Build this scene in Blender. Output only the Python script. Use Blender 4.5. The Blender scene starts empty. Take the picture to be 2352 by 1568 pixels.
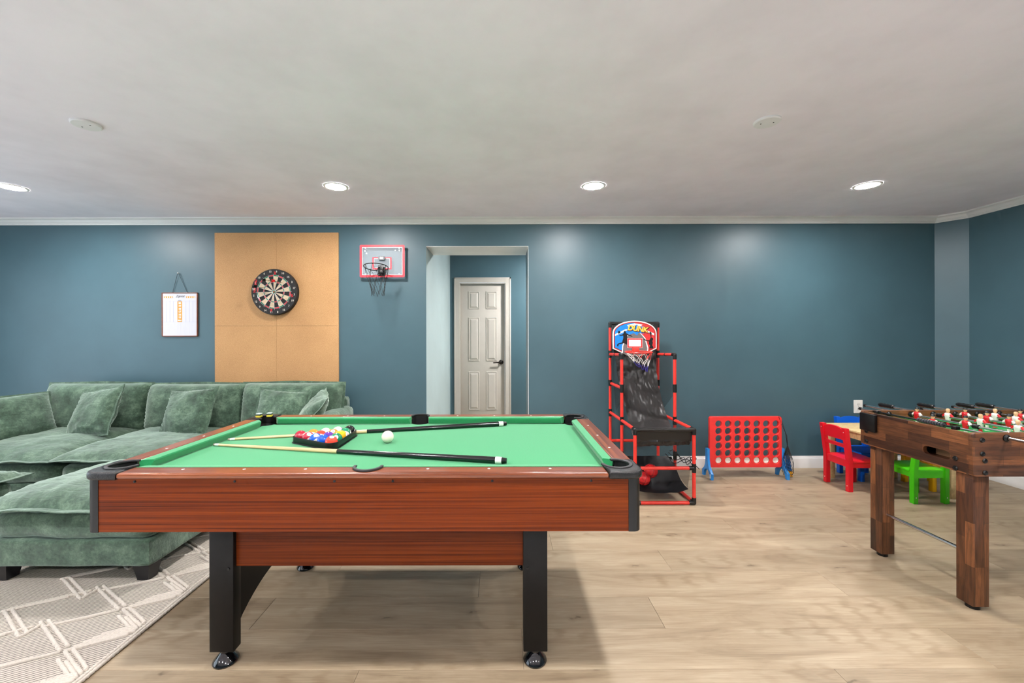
import bpy, bmesh, math, random
from mathutils import Vector, Matrix, noise as mnoise
from math import pi, sin, cos, radians as R, sqrt

# ------------------------------------------------------------------ camera, light, exposure
S = bpy.context.scene
COL = S.collection
H, F, CX, CY = 1.32, 955.0, 1154.0, 772.0        # eye height, focal length and vanishing point in pixels
cam_d = bpy.data.cameras.new('camera')
cam = bpy.data.objects.new('camera', cam_d)
COL.objects.link(cam)
cam.location = (0, 0, H)
cam.rotation_euler = (pi / 2, 0.0022, 0)
cam_d.sensor_width = 36
cam_d.lens = F / 2352 * 36
cam_d.shift_x = (1176 - CX) / 2352
cam_d.shift_y = -(784 - CY) / 2352
cam_d.clip_start = 0.02
S.camera = cam

DAYLIGHT = 3.2
LAMP = 725.0
EXPOSURE = 0.0
w = bpy.data.worlds.new('world')
S.world = w
w.use_nodes = True
bg = w.node_tree.nodes['Background']
bg.inputs['Color'].default_value = (0.75, 0.88, 1.0, 1)
bg.inputs['Strength'].default_value = DAYLIGHT
S.view_settings.view_transform = 'Standard'
S.view_settings.look = 'None'
S.view_settings.gamma = 1
S.view_settings.exposure = EXPOSURE
S.view_settings.use_curve_mapping = False
try:
    S.cycles.use_denoising = True
    S.cycles.max_bounces = 6
    S.cycles.use_adaptive_sampling = True
    S.cycles.adaptive_threshold = .06
    S.cycles.adaptive_min_samples = 20
    S.cycles.diffuse_bounces = 4
    S.cycles.sample_clamp_indirect = 6
except Exception:
    pass

# ------------------------------------------------------------------ helpers
def G(px, py, z=0.0):
    "point of the horizontal plane z that the photograph shows at a pixel"
    Y = (H - z) * F / (py - CY)
    return Vector(((px - CX) * Y / F, Y, z))

def W(px, py, Y):
    "point of the upright plane at distance Y"
    return Vector(((px - CX) * Y / F, Y, H - (py - CY) * Y / F))

def lin(c):
    return tuple(((v / 255) / 12.92 if v <= 10 else (((v / 255) + 0.055) / 1.055) ** 2.4) for v in c) + (1,)

MATS = {}
def nt(name):
    m = bpy.data.materials.new(name)
    m.use_nodes = True
    n = m.node_tree.nodes
    MATS[name] = m
    return m, n, m.node_tree.links, n['Principled BSDF']

def coords(n, l, scale=(1, 1, 1), rnd=False, kind='Object'):
    tc = n.new('ShaderNodeTexCoord')
    mp = n.new('ShaderNodeMapping')
    mp.inputs['Scale'].default_value = scale
    src = tc.outputs[kind]
    if rnd:
        oi = n.new('ShaderNodeObjectInfo')
        mu = n.new('ShaderNodeMath'); mu.operation = 'MULTIPLY'; mu.inputs[1].default_value = 91.7
        l.new(oi.outputs['Random'], mu.inputs[0])
        ad = n.new('ShaderNodeVectorMath'); ad.operation = 'ADD'
        l.new(src, ad.inputs[0]); l.new(mu.outputs[0], ad.inputs[1])
        src = ad.outputs[0]
    l.new(src, mp.inputs['Vector'])
    return mp.outputs[0]

def ramp(n, l, fac, stops):
    r = n.new('ShaderNodeValToRGB')
    e = r.color_ramp.elements
    while len(e) < len(stops):
        e.new(0.5)
    for i, (p, c) in enumerate(stops):
        e[i].position = p
        e[i].color = lin(c) if len(c) == 3 else c
    l.new(fac, r.inputs[0])
    return r.outputs[0]

def noise(n, l, vec, scale, detail=4, rough=.55, dist=0):
    t = n.new('ShaderNodeTexNoise')
    t.inputs['Scale'].default_value = scale
    t.inputs['Detail'].default_value = detail
    t.inputs['Roughness'].default_value = rough
    t.inputs['Distortion'].default_value = dist
    l.new(vec, t.inputs['Vector'])
    return t.outputs['Fac']

def mixc(n, l, fac, a, b, mode='MIX'):
    m = n.new('ShaderNodeMix'); m.data_type = 'RGBA'; m.blend_type = mode
    for sock, v in ((m.inputs[0], fac), (m.inputs[6], a), (m.inputs[7], b)):
        if hasattr(v, 'is_linked') or hasattr(v, 'node'):
            l.new(v, sock)
        elif isinstance(v, (int, float)):
            sock.default_value = v
        else:
            sock.default_value = lin(v) if len(v) == 3 else v
    return m.outputs[2]

def bump(n, l, b, height, strength=.2, dist=.002):
    bp = n.new('ShaderNodeBump')
    bp.inputs['Strength'].default_value = strength
    bp.inputs['Distance'].default_value = dist
    l.new(height, bp.inputs['Height'])
    l.new(bp.outputs[0], b.inputs['Normal'])

def M(name, c, rough=.5, metal=0, var=None, bmp=None, sheen=0, coat=0, spec=.5, scale=(1, 1, 1), emit=None):
    "plain material: colour with a little procedural variation"
    if name in MATS:
        return MATS[name]
    m, n, l, b = nt(name)
    b.inputs['Roughness'].default_value = rough
    b.inputs['Metallic'].default_value = metal
    b.inputs['Specular IOR Level'].default_value = spec
    b.inputs['Sheen Weight'].default_value = sheen
    b.inputs['Coat Weight'].default_value = coat
    vs, va = var or (30, .06)
    v = coords(n, l, scale)
    f = noise(n, l, v, vs, 3)
    c1 = tuple(max(0, k * (1 - va)) for k in c); c2 = tuple(min(255, k * (1 + va)) for k in c)
    l.new(ramp(n, l, f, [(.3, c1), (.7, c2)]), b.inputs['Base Color'])
    if bmp:
        bump(n, l, b, noise(n, l, v, bmp[0], 3), bmp[1], bmp[2] if len(bmp) > 2 else .002)
    if emit:
        b.inputs['Emission Color'].default_value = emit[0]
        b.inputs['Emission Strength'].default_value = emit[1]
    return m

def link(o, parent=None):
    COL.objects.link(o)
    if parent:
        o.parent = parent
    return o

def tag(o, label, cat, group=None):
    o['label'] = label; o['category'] = cat
    if group:
        o['group'] = group
    return o

def thing(name, label, cat, loc=(0, 0, 0), rz=0, group=None):
    o = bpy.data.objects.new(name, None)
    o.empty_display_size = .05
    link(o)
    o.location = loc; o.rotation_euler = (0, 0, rz)
    return tag(o, label, cat, group)

def part(name, me, mat=None, parent=None, loc=(0, 0, 0), rot=(0, 0, 0), label=None, sc=None):
    o = bpy.data.objects.new(name, me)
    if mat is not None:
        if len(me.materials) == 0:
            me.materials.append(mat)
        elif me.materials[0] is not mat:
            o.material_slots[0].link = 'OBJECT'
            o.material_slots[0].material = mat
    link(o, parent)
    o.location = loc; o.rotation_euler = rot
    if sc:
        o.scale = sc
    if label:
        o['label'] = label
    return o

def struct(name, me, mat, parent=None, loc=(0, 0, 0), rot=(0, 0, 0)):
    o = part(name, me, mat, parent, loc, rot)
    if not parent:
        o['kind'] = 'structure'
    return o

def copy_tree(o, parent=None):
    c = o.copy()
    COL.objects.link(c)
    c.parent = parent
    for ch in o.children:
        copy_tree(ch, c)
    return c

class B:
    "collects shapes in one bmesh"
    def __init__(s):
        s.bm = bmesh.new()
    def add(s, vs, fs, m=None):
        vv = [s.bm.verts.new((m @ Vector(v)) if m else v) for v in vs]
        for f in fs:
            try:
                s.bm.faces.new([vv[i] for i in f])
            except ValueError:
                pass
        return vv
    def box(s, x0, x1, y0, y1, z0, z1, bev=0, seg=2, m=None):
        t = bmesh.new()
        vs = [t.verts.new(p) for p in ((x0, y0, z0), (x1, y0, z0), (x1, y1, z0), (x0, y1, z0), (x0, y0, z1), (x1, y0, z1), (x1, y1, z1), (x0, y1, z1))]
        for f in ((3, 2, 1, 0), (4, 5, 6, 7), (0, 1, 5, 4), (1, 2, 6, 5), (2, 3, 7, 6), (3, 0, 4, 7)):
            t.faces.new([vs[i] for i in f])
        if bev:
            bmesh.ops.bevel(t, geom=t.edges[:], offset=bev, segments=seg, affect='EDGES', profile=.5)
        s.merge(t, m)
        return s
    def merge(s, t, m=None):
        t.verts.index_update()
        vv = [s.bm.verts.new((m @ v.co) if m else v.co) for v in t.verts]
        for f in t.faces:
            s.bm.faces.new([vv[v.index] for v in f.verts])
        t.free()
    def tube(s, pts, r, n=10, closed=False, caps=True):
        pts = [Vector(p) for p in pts]
        k = len(pts)
        rr = r if isinstance(r, (list, tuple)) else [r] * k
        rings = []; nrm = None
        for i, p in enumerate(pts):
            a = pts[(i - 1) % k] if (closed or i > 0) else p
            b = pts[(i + 1) % k] if (closed or i < k - 1) else p
            d = (b - a).normalized() if (b - a).length > 1e-9 else Vector((0, 0, 1))
            if nrm is None:
                nrm = d.orthogonal().normalized()
            else:
                nrm = (nrm - d * nrm.dot(d))
                nrm = nrm.normalized() if nrm.length > 1e-6 else d.orthogonal().normalized()
            bi = d.cross(nrm)
            rings.append([s.bm.verts.new(p + (nrm * cos(2 * pi * j / n) + bi * sin(2 * pi * j / n)) * rr[i]) for j in range(n)])
        for i in range(k if closed else k - 1):
            A, C = rings[i], rings[(i + 1) % k]
            for j in range(n):
                s.bm.faces.new((A[j], A[(j + 1) % n], C[(j + 1) % n], C[j]))
        if caps and not closed:
            s.bm.faces.new(rings[0][::-1]); s.bm.faces.new(rings[-1])
        return s
    def lathe(s, prof, n=24, m=None, caps=True):
        rings = []
        for r, z in prof:
            rings.append([s.bm.verts.new((m @ Vector((r * cos(2 * pi * j / n), r * sin(2 * pi * j / n), z))) if m else (r * cos(2 * pi * j / n), r * sin(2 * pi * j / n), z)) for j in range(n)])
        for A, C in zip(rings, rings[1:]):
            for j in range(n):
                s.bm.faces.new((A[j], A[(j + 1) % n], C[(j + 1) % n], C[j]))
        if caps:
            s.bm.faces.new(rings[0][::-1]); s.bm.faces.new(rings[-1])
        return s
    def grid(s, f, nu, nv, cu=False, cv=False):
        g = [[s.bm.verts.new(f(i / nu, j / nv)) for j in range(nv if cv else nv + 1)] for i in range(nu if cu else nu + 1)]
        for i in range(nu):
            for j in range(nv):
                i2 = (i + 1) % len(g); j2 = (j + 1) % len(g[0])
                s.bm.faces.new((g[i][j], g[i2][j], g[i2][j2], g[i][j2]))
        return s
    def me(s, name='mesh', smooth=35):
        bmesh.ops.recalc_face_normals(s.bm, faces=s.bm.faces[:])
        me = bpy.data.meshes.new(name)
        s.bm.to_mesh(me); s.bm.free()
        if smooth:
            me.shade_smooth()
            me.set_sharp_from_angle(angle=R(smooth))
        return me
    def out(s, name, mat, parent=None, loc=(0, 0, 0), rot=(0, 0, 0), smooth=35, label=None):
        return part(name, s.me(name, smooth), mat, parent, loc, rot, label)

def shape(loops, t, bev=0, res=2, smooth=35):
    "flat shape with holes (first loop outside), thickness t about z=0, rounded by bev"
    c = bpy.data.curves.new('c', 'CURVE')
    c.dimensions = '2D'; c.fill_mode = 'BOTH'
    c.extrude = max(t / 2 - bev, 0); c.bevel_depth = bev; c.bevel_resolution = res; c.offset = -bev
    for lp in loops:
        sp = c.splines.new('POLY'); sp.points.add(len(lp) - 1); sp.use_cyclic_u = True
        for p, q in zip(sp.points, lp):
            p.co = (q[0], q[1], 0, 1)
    o = bpy.data.objects.new('c', c)
    me = bpy.data.meshes.new_from_object(o)
    bpy.data.objects.remove(o); bpy.data.curves.remove(c)
    me.materials.clear()
    if smooth:
        me.shade_smooth(); me.set_sharp_from_angle(angle=R(smooth))
    return me

def text(body, size, t=.0006, align='CENTER', shear=0, space=1, bold=0):
    c = bpy.data.curves.new('t', 'FONT')
    c.body = body; c.size = size; c.align_x = align; c.align_y = 'CENTER'; c.extrude = t / 2; c.shear = shear
    c.space_character = space; c.resolution_u = 3; c.offset = bold
    o = bpy.data.objects.new('t', c)
    me = bpy.data.meshes.new_from_object(o)
    bpy.data.objects.remove(o); bpy.data.curves.remove(c)
    me.materials.clear()
    return me

def circ(cx, cy, r, n=24, a0=0, a1=2 * pi, close=True):
    k = n if close else n + 1
    return [(cx + r * cos(a0 + (a1 - a0) * i / n), cy + r * sin(a0 + (a1 - a0) * i / n)) for i in range(k)]

def rrect(x0, x1, y0, y1, r, n=5):
    p = []
    for cx, cy, a in ((x1 - r, y0 + r, -pi / 2), (x1 - r, y1 - r, 0), (x0 + r, y1 - r, pi / 2), (x0 + r, y0 + r, pi)):
        p += [(cx + r * cos(a + pi / 2 * i / n), cy + r * sin(a + pi / 2 * i / n)) for i in range(n + 1)]
    return p

def frac(v, sc, seed=0):
    return mnoise.noise(Vector(v) * sc + Vector((seed * 7.3, seed * 3.1, seed * 1.7)))

def softbox(sx, sy, sz, r, seed=0, amp=.006, bulge=0.0, nsc=4, cuts=10):
    t = bmesh.new()
    bmesh.ops.create_cube(t, size=2)
    bmesh.ops.subdivide_edges(t, edges=t.edges[:], cuts=cuts, use_grid_fill=True)
    ax, ay, az = sx / 2, sy / 2, sz / 2
    for v in t.verts:
        p = v.co
        q = Vector((p.x * ax, p.y * ay, p.z * az))
        c = Vector((max(-ax + r, min(ax - r, q.x)), max(-ay + r, min(ay - r, q.y)), max(-az + r, min(az - r, q.z))))
        d = q - c
        q = c + (d.normalized() * r if d.length > 1e-6 else d)
        q.z += math.copysign(bulge * (1 - p.x ** 2) * (1 - p.y ** 2), p.z)
        e = amp * (frac(q, nsc, seed) + .5 * frac(q, nsc * 2.7, seed + 3))
        v.co = q + (d.normalized() if d.length > 1e-6 else Vector((0, 0, math.copysign(1, p.z)))) * e
    b = B(); b.merge(t)
    return b

def pillow(wd, hg, th, seed=0, flange=.012, wr=.006, n=26, pull=.05, pw=2.4, flat=1.0):
    "soft cushion in the XY plane with a flat seam edge; thickness along Z"
    b = B()
    def P(sgn):
        def f(u, v):
            a, c = 2 * u - 1, 2 * v - 1
            ex = max(0.0, 1 - abs(a) ** pw); ey = max(0.0, 1 - abs(c) ** pw)
            z = th / 2 * (ex * ey) ** .55
            x = wd / 2 * a * (1 - pull * (1 - c * c) * abs(a) ** 3)
            y = hg / 2 * c * (1 - pull * (1 - a * a) * abs(c) ** 3)
            edge = min(1 - abs(a), 1 - abs(c))
            k = frac((x, y, 0), 5 / max(wd, .3), seed) + .6 * frac((x * 2.2, y * .9, 0), 14 / max(wd, .3), seed + 5)
            z += wr * k * min(1, edge * 6)
            pk = wr * .9 * max(0, 1 - edge * 4) * sin(46 * (a if abs(c) > abs(a) else c) + seed) * min(1, edge * 14)
            z = max(z + pk, 0) + .002
            zo = wr * 1.6 * frac((x, y, 0), 7, seed + 9) * (1 if edge < .02 else .6)
            return (x, y, sgn * z * (1 if sgn > 0 else flat) + zo)
        return f
    b.grid(P(1), n, n); b.grid(P(-1), n, n)
    bmesh.ops.remove_doubles(b.bm, verts=b.bm.verts[:], dist=.0001)
    # flange / piping line around the seam
    pts = []
    f = P(1)
    k = 30
    for i in range(k): pts.append((i / k, 0))
    for i in range(k): pts.append((1, i / k))
    for i in range(k): pts.append((1 - i / k, 1))
    for i in range(k): pts.append((0, 1 - i / k))
    ring = []
    for u, v in pts:
        x, y, z = f(u, v)
        ln = sqrt(x * x + y * y)
        ring.append((x + x / ln * flange * .5, y + y / ln * flange * .5, z - .002))
    return b, ring

def seam_mesh(ring, wdt=.014, t=.004):
    "flat flange strip following the seam"
    b = B()
    k = len(ring)
    c = []
    for i, p in enumerate(ring):
        p = Vector(p); o = Vector((p.x, p.y, 0)).normalized()
        c.append((p - o * wdt * .6 + Vector((0, 0, t)), p + o * wdt * .7 + Vector((0, 0, t * .6)), p + o * wdt * .7 - Vector((0, 0, t * .6)), p - o * wdt * .6 - Vector((0, 0, t))))
    b.grid(lambda u, v: c[int(round(u * k)) % k][int(round(v * 4)) % 4], k, 4, True, True)
    return b.me('flange')

# ------------------------------------------------------------------ materials
def paint(name, c, rough=.55, bm=.06):
    m, n, l, b = nt(name)
    v = coords(n, l)
    f = noise(n, l, v, 2.2, 4)
    l.new(ramp(n, l, f, [(.3, tuple(k * .97 for k in c)), (.7, tuple(min(255, k * 1.03) for k in c))]), b.inputs['Base Color'])
    b.inputs['Roughness'].default_value = rough
    bump(n, l, b, noise(n, l, v, 420, 2), bm, .0012)
    return m
WALL = paint('teal_wall_paint', (66, 94, 103), .42, .1)
CEIL = paint('ceiling_paint', (248, 240, 247), .7)
TRIM = paint('white_trim_paint', (232, 231, 228), .35, .02)

def plank_mat():
    m, n, l, b = nt('oak_plank')
    v = coords(n, l, (1, 1, 1), True)
    def mp(scale):
        x = n.new('ShaderNodeMapping'); x.inputs['Scale'].default_value = scale
        l.new(v, x.inputs['Vector']); return x.outputs[0]
    big = noise(n, l, mp((.9, 5.5, 1)), 1.6, 5, .6, 1.2)
    fine = noise(n, l, mp((1.6, 70, 1)), 3, 8, .7, .4)
    base = ramp(n, l, big, [(.22, (138, 120, 98)), (.45, (174, 156, 131)), (.78, (194, 179, 155))])
    fn = ramp(n, l, fine, [(.3, (166, 151, 133)), (.62, (255, 255, 255))])
    c = mixc(n, l, .42, base, fn, 'MULTIPLY')
    # cathedral rings
    wv = n.new('ShaderNodeTexWave'); wv.wave_type = 'RINGS'; wv.rings_direction = 'Y'
    wv.inputs['Scale'].default_value = 9; wv.inputs['Distortion'].default_value = 5; wv.inputs['Detail'].default_value = 3
    l.new(mp((.35, 2.6, .3)), wv.inputs['Vector'])
    msk = ramp(n, l, noise(n, l, mp((1.3, 4, 1)), 1.1, 2), [(.52, (0, 0, 0)), (.66, (255, 255, 255))])
    rg = ramp(n, l, wv.outputs['Fac'], [(.0, (186, 170, 148)), (.5, (255, 255, 255))])
    c = mixc(n, l, msk, c, mixc(n, l, .35, c, rg, 'MULTIPLY'))
    # knots
    vo = n.new('ShaderNodeTexVoronoi'); vo.voronoi_dimensions = '2D'; vo.inputs['Scale'].default_value = 1
    wob = n.new('ShaderNodeVectorMath'); wob.operation = 'ADD'
    nz = n.new('ShaderNodeTexNoise'); nz.inputs['Scale'].default_value = 16
    l.new(v, nz.inputs['Vector'])
    sc = n.new('ShaderNodeVectorMath'); sc.operation = 'SCALE'; sc.inputs['Scale'].default_value = .30
    l.new(nz.outputs['Color'], sc.inputs[0]); l.new(mp((2.1, 5.2, 1)), wob.inputs[0]); l.new(sc.outputs[0], wob.inputs[1])
    l.new(wob.outputs[0], vo.inputs['Vector'])
    km = ramp(n, l, vo.outputs['Distance'], [(.012, (255, 255, 255)), (.05, (150, 150, 150)), (.16, (0, 0, 0))])
    sp = n.new('ShaderNodeSeparateColor'); l.new(vo.outputs['Color'], sp.inputs[0])
    th = n.new('ShaderNodeMath'); th.operation = 'GREATER_THAN'; th.inputs[1].default_value = .74
    l.new(sp.outputs[0], th.inputs[0])
    mu = n.new('ShaderNodeMath'); mu.operation = 'MULTIPLY'
    l.new(km, mu.inputs[0]); l.new(th.outputs[0], mu.inputs[1])
    mu2 = n.new('ShaderNodeMath'); mu2.operation = 'MULTIPLY'; mu2.inputs[1].default_value = .9
    l.new(mu.outputs[0], mu2.inputs[0])
    c = mixc(n, l, mu2.outputs[0], c, (104, 86, 66))
    # tone of each plank
    oi = n.new('ShaderNodeObjectInfo')
    tone = ramp(n, l, oi.outputs['Random'], [(0, (222, 219, 214)), (1, (255, 253, 249))])
    c = mixc(n, l, 1.0, c, tone, 'MULTIPLY')
    l.new(c, b.inputs['Base Color'])
    b.inputs['Roughness'].default_value = .45
    bump(n, l, b, fine, .08, .001)
    return m
PLANK = plank_mat()

def grain(name, stops, stretch, rough=.35, coat=0, big=2.0, fine=(1, 40, 40), bm=.05):
    m, n, l, b = nt(name)
    v = coords(n, l, stretch)
    f = noise(n, l, v, big, 6, .62, .3)
    c = ramp(n, l, f, stops)
    v2 = coords(n, l, fine)
    f2 = noise(n, l, v2, 3, 5, .6)
    c = mixc(n, l, .45, c, ramp(n, l, f2, [(.35, (150, 130, 120)), (.6, (255, 255, 255))]), 'MULTIPLY')
    l.new(c, b.inputs['Base Color'])
    b.inputs['Roughness'].default_value = rough
    b.inputs['Coat Weight'].default_value = coat
    b.inputs['Coat Roughness'].default_value = .15
    bump(n, l, b, f2, bm, .0006)
    return m
PW_STOPS = [(.30, (62, 22, 4)), (.45, (104, 41, 8)), (.58, (122, 52, 10)), (.75, (134, 62, 14))]
POOLWOOD = grain('bamboo_veneer', PW_STOPS, (.4, 60, 60), .36, .0, 1.5, (1.2, 170, 170))
POOLWOOD.node_tree.nodes['Principled BSDF'].inputs['Specular IOR Level'].default_value = .15
POOLWOOD_Y = grain('bamboo_veneer_crosswise', PW_STOPS, (60, .4, 60), .36, .0, 1.5, (170, 1.2, 170))
POOLWOOD_Y.node_tree.nodes['Principled BSDF'].inputs['Specular IOR Level'].default_value = .15
RAIL_STOPS = [(.30, (82, 36, 14)), (.45, (122, 60, 28)), (.58, (142, 76, 38)), (.75, (152, 86, 46))]
RAILX = grain('rail_veneer', RAIL_STOPS, (.5, 34, 34), .3, .35, 1.5, (1.6, 120, 120))
RAILY = grain('rail_veneer_crosswise', RAIL_STOPS, (34, .5, 34), .3, .35, 1.5, (120, 1.6, 120))
FELT = M('green_felt', (36, 142, 86), .9, var=(300, .07), bmp=(900, .15, .001), sheen=.3, spec=.2)
BLACKP = M('black_plastic', (12, 12, 13), .35, var=(60, .1), spec=.4)
BLACKL = M('black_leg_laminate', (12, 12, 14), .4, var=(80, .08), spec=.3)
CAPM = M('black_pebbled_cap', (16, 16, 17), .3, var=(60, .1), bmp=(260, .5, .003))
RUBBER = M('pocket_rubber', (40, 39, 40), .5, var=(40, .08))
PKT = M('pocket_black', (10, 10, 11), .7)
WHITE = M('white_plastic', (236, 234, 228), .35, var=(20, .02))
CHROME = M('chrome', (205, 206, 208), .16, 1.0, var=(8, .02))
DARKMET = M('dark_metal', (52, 48, 45), .35, .8)
IVORY = M('ivory_ball', (238, 230, 212), .06, coat=.6, var=(10, .02))
MAPLE = grain('maple_shaft', [(.3, (214, 180, 130)), (.7, (236, 208, 162))], (.6, 12, 12), .3, .3, 2, (3, 80, 80))
GLOSSBLK = M('gloss_black_lacquer', (14, 14, 17), .14, coat=.7, var=(20, .1))

def velvet():
    m, n, l, b = nt('green_velvet')
    v = coords(n, l, (1, 1, 1), True)
    f1 = noise(n, l, v, 8, 8, .8, .15)
    f2 = noise(n, l, v, 70, 5, .75)
    c = ramp(n, l, f1, [(.32, (28, 46, 34)), (.5, (66, 90, 72)), (.68, (114, 138, 116))])
    c = mixc(n, l, .5, c, ramp(n, l, f2, [(.36, (176, 180, 176)), (.6, (255, 255, 255))]), 'MULTIPLY')
    l.new(c, b.inputs['Base Color'])
    b.inputs['Roughness'].default_value = .85
    b.inputs['Specular IOR Level'].default_value = .25
    b.inputs['Sheen Weight'].default_value = .75
    b.inputs['Sheen Roughness'].default_value = .5
    b.inputs['Sheen Tint'].default_value = (.75, .9, .8, 1)
    cr = noise(n, l, coords(n, l, (7, 26, 14), True), 1, 4, .6, .6)
    bump(n, l, b, cr, .5, .014)
    return m
VELVET = velvet()

def mdf():
    m, n, l, b = nt('particle_board')
    v = coords(n, l)
    f = noise(n, l, v, 260, 3, .7); g = noise(n, l, v, 2.2, 3); h = noise(n, l, v, 60, 2)
    c = ramp(n, l, f, [(.3, (156, 114, 72)), (.5, (190, 146, 98)), (.72, (216, 178, 130))])
    c = mixc(n, l, .35, c, ramp(n, l, g, [(.3, (196, 176, 150)), (.7, (255, 250, 240))]), 'MULTIPLY')
    c = mixc(n, l, ramp(n, l, h, [(.73, (0, 0, 0)), (.76, (120, 120, 120))]), c, (84, 58, 36))
    l.new(c, b.inputs['Base Color'])
    b.inputs['Roughness'].default_value = .75
    return m
MDF = mdf()

def acacia(name, axis):
    "printed butcher-block laminate; axis = direction of the staves"
    m, n, l, b = nt(name)
    tc = n.new('ShaderNodeTexCoord')
    mp = n.new('ShaderNodeMapping')
    l.new(tc.outputs['Object'], mp.inputs['Vector'])
    if axis == 'z':      # staves upright: run along z, split along x+y
        mp.inputs['Rotation'].default_value = (0, pi / 2, 0)
    sx = n.new('ShaderNodeSeparateXYZ'); l.new(mp.outputs[0], sx.inputs[0])
    cb = n.new('ShaderNodeCombineXYZ')
    ad = n.new('ShaderNodeMath'); ad.operation = 'ADD'
    if axis == 'z':
        l.new(sx.outputs[0], cb.inputs[0]); l.new(sx.outputs[1], ad.inputs[0]); l.new(sx.outputs[2], ad.inputs[1])
        l.new(ad.outputs[0], cb.inputs[1])
    else:
        l.new(sx.outputs[0], ad.inputs[0]); l.new(sx.outputs[1], ad.inputs[1])
        l.new(ad.outputs[0], cb.inputs[0]); l.new(sx.outputs[2], cb.inputs[1])
    br = n.new('ShaderNodeTexBrick')
    br.offset = .37; br.squash = 1.6; br.squash_frequency = 3
    br.inputs['Scale'].default_value = 1
    br.inputs['Brick Width'].default_value = .21; br.inputs['Row Height'].default_value = .044
    br.inputs['Mortar Size'].default_value = .0005; br.inputs['Bias'].default_value = 0
    br.inputs['Color1'].default_value = lin((60, 32, 18)); br.inputs['Color2'].default_value = lin((136, 86, 50))
    br.inputs['Mortar'].default_value = lin((48, 28, 18))
    l.new(cb.outputs[0], br.inputs['Vector'])
    st = n.new('ShaderNodeMapping'); st.inputs['Scale'].default_value = (7, 75, 1)
    l.new(cb.outputs[0], st.inputs['Vector'])
    f = noise(n, l, st.outputs[0], 1, 6, .65, .6)
    c = mixc(n, l, .8, br.outputs['Color'], ramp(n, l, f, [(.3, (92, 74, 62)), (.62, (255, 250, 245))]), 'MULTIPLY')
    l.new(c, b.inputs['Base Color'])
    b.inputs['Roughness'].default_value = .42
    return m
ACX = acacia('acacia_laminate', 'x')
ACZ = acacia('acacia_laminate_upright', 'z')

def stripes(name, c1, c2, ang, pitch, gap):
    m, n, l, b = nt(name)
    tc = n.new('ShaderNodeTexCoord'); mp = n.new('ShaderNodeMapping')
    mp.inputs['Rotation'].default_value = (0, 0, ang)
    l.new(tc.outputs['Object'], mp.inputs['Vector'])
    wv = n.new('ShaderNodeTexWave'); wv.bands_direction = 'Y'
    wv.inputs['Scale'].default_value = .314 / pitch; wv.inputs['Distortion'].default_value = .6
    wv.inputs['Detail'].default_value = 2; wv.inputs['Detail Scale'].default_value = 3
    l.new(mp.outputs[0], wv.inputs['Vector'])
    c = ramp(n, l, wv.outputs['Fac'], [(gap * .5, c2), (gap, c1)])
    c = mixc(n, l, .3, c, ramp(n, l, noise(n, l, coords(n, l), 90, 4), [(.3, (190, 184, 176)), (.7, (255, 255, 255))]), 'MULTIPLY')
    l.new(c, b.inputs['Base Color'])
    b.inputs['Roughness'].default_value = .95
    bump(n, l, b, wv.outputs['Fac'], .8, .004)
    return m
RUGBASE = stripes('woven_rug', (202, 193, 181), (96, 91, 85), R(-29), .0135, .24)
RUGCORD = M('wool_cord', (196, 187, 175), .95, var=(120, .06), bmp=(300, .4, .002), sheen=.2)

# ------------------------------------------------------------------ the room
YW, XR, ZC = 4.16, 4.46, 2.50
XL, YB = -5.7, -3.6
OX0, OX1, OZ, OD = -.762, .261, 2.222, 4.60       # opening in the back wall
YC = 6.06

sub = struct('floor', B().box(XL, XR, YB, 7.0, -.06, -.008).me(), M('subfloor', (60, 50, 40), .9))
PW, PL = .2286, 1.88
joints = {0: .082, 1: .733, 2: 1.754, 3: .953, 4: .309, 5: 1.58, -1: 1.31}
rng = random.Random(4)
cache = {}
def plank(x0, x1, y0, y1):
    a = (round(x1 - x0, 3), round(y1 - y0, 3))
    if a not in cache:
        L_, D_ = a
        cache[a] = B().box(-L_ / 2 + .0005, L_ / 2 - .0005, -D_ / 2 + .0007, D_ / 2 - .0007, -.008, 0, .0007, 1).me('plank', None)
    part('plank', cache[a], PLANK, sub, ((x0 + x1) / 2, (y0 + y1) / 2, 0))
def row_off(i):
    return joints[i] if i in joints else (joints[i % 5] + .61 * i) 
i = -9
while 1.648 + i * PW < YC:
    y0 = 1.648 + i * PW; y1 = y0 + PW
    if i < -3:
        i += 1; continue
    xa, xb = (XL, XR) if y0 < YW else (OX0, 1.9)
    y1c = min(y1, YC)
    if y0 < YW < y1:
        pass
    j = row_off(i)
    x = j - PL * math.ceil((j - xa) / PL)
    while x < xb:
        a, e = max(x, xa), min(x + PL, xb)
        if e - a > .02:
            plank(a, e, y0, y1c)
        x += PL
    i += 1
# floor behind the camera, out of the photograph: boards joined into one part, made pale to bounce light onto the ceiling
bk = B()
yy = YB
while yy < 1.648 - 3 * PW - .001:
    y2 = min(yy + PW, 1.648 - 3 * PW)
    xx = XL + rng.uniform(-1.8, 0)
    while xx < XR:
        bk.box(max(xx, XL) + .0004, min(xx + PL, XR) - .0004, yy + .0004, y2 - .0004, -.008, 0)
        xx += PL
    yy = y2
o = bk.out('bounce_planks', M('pale_bounce_floor', (236, 233, 228), .6), sub, smooth=None)
o['kind'] = 'stuff'

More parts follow.
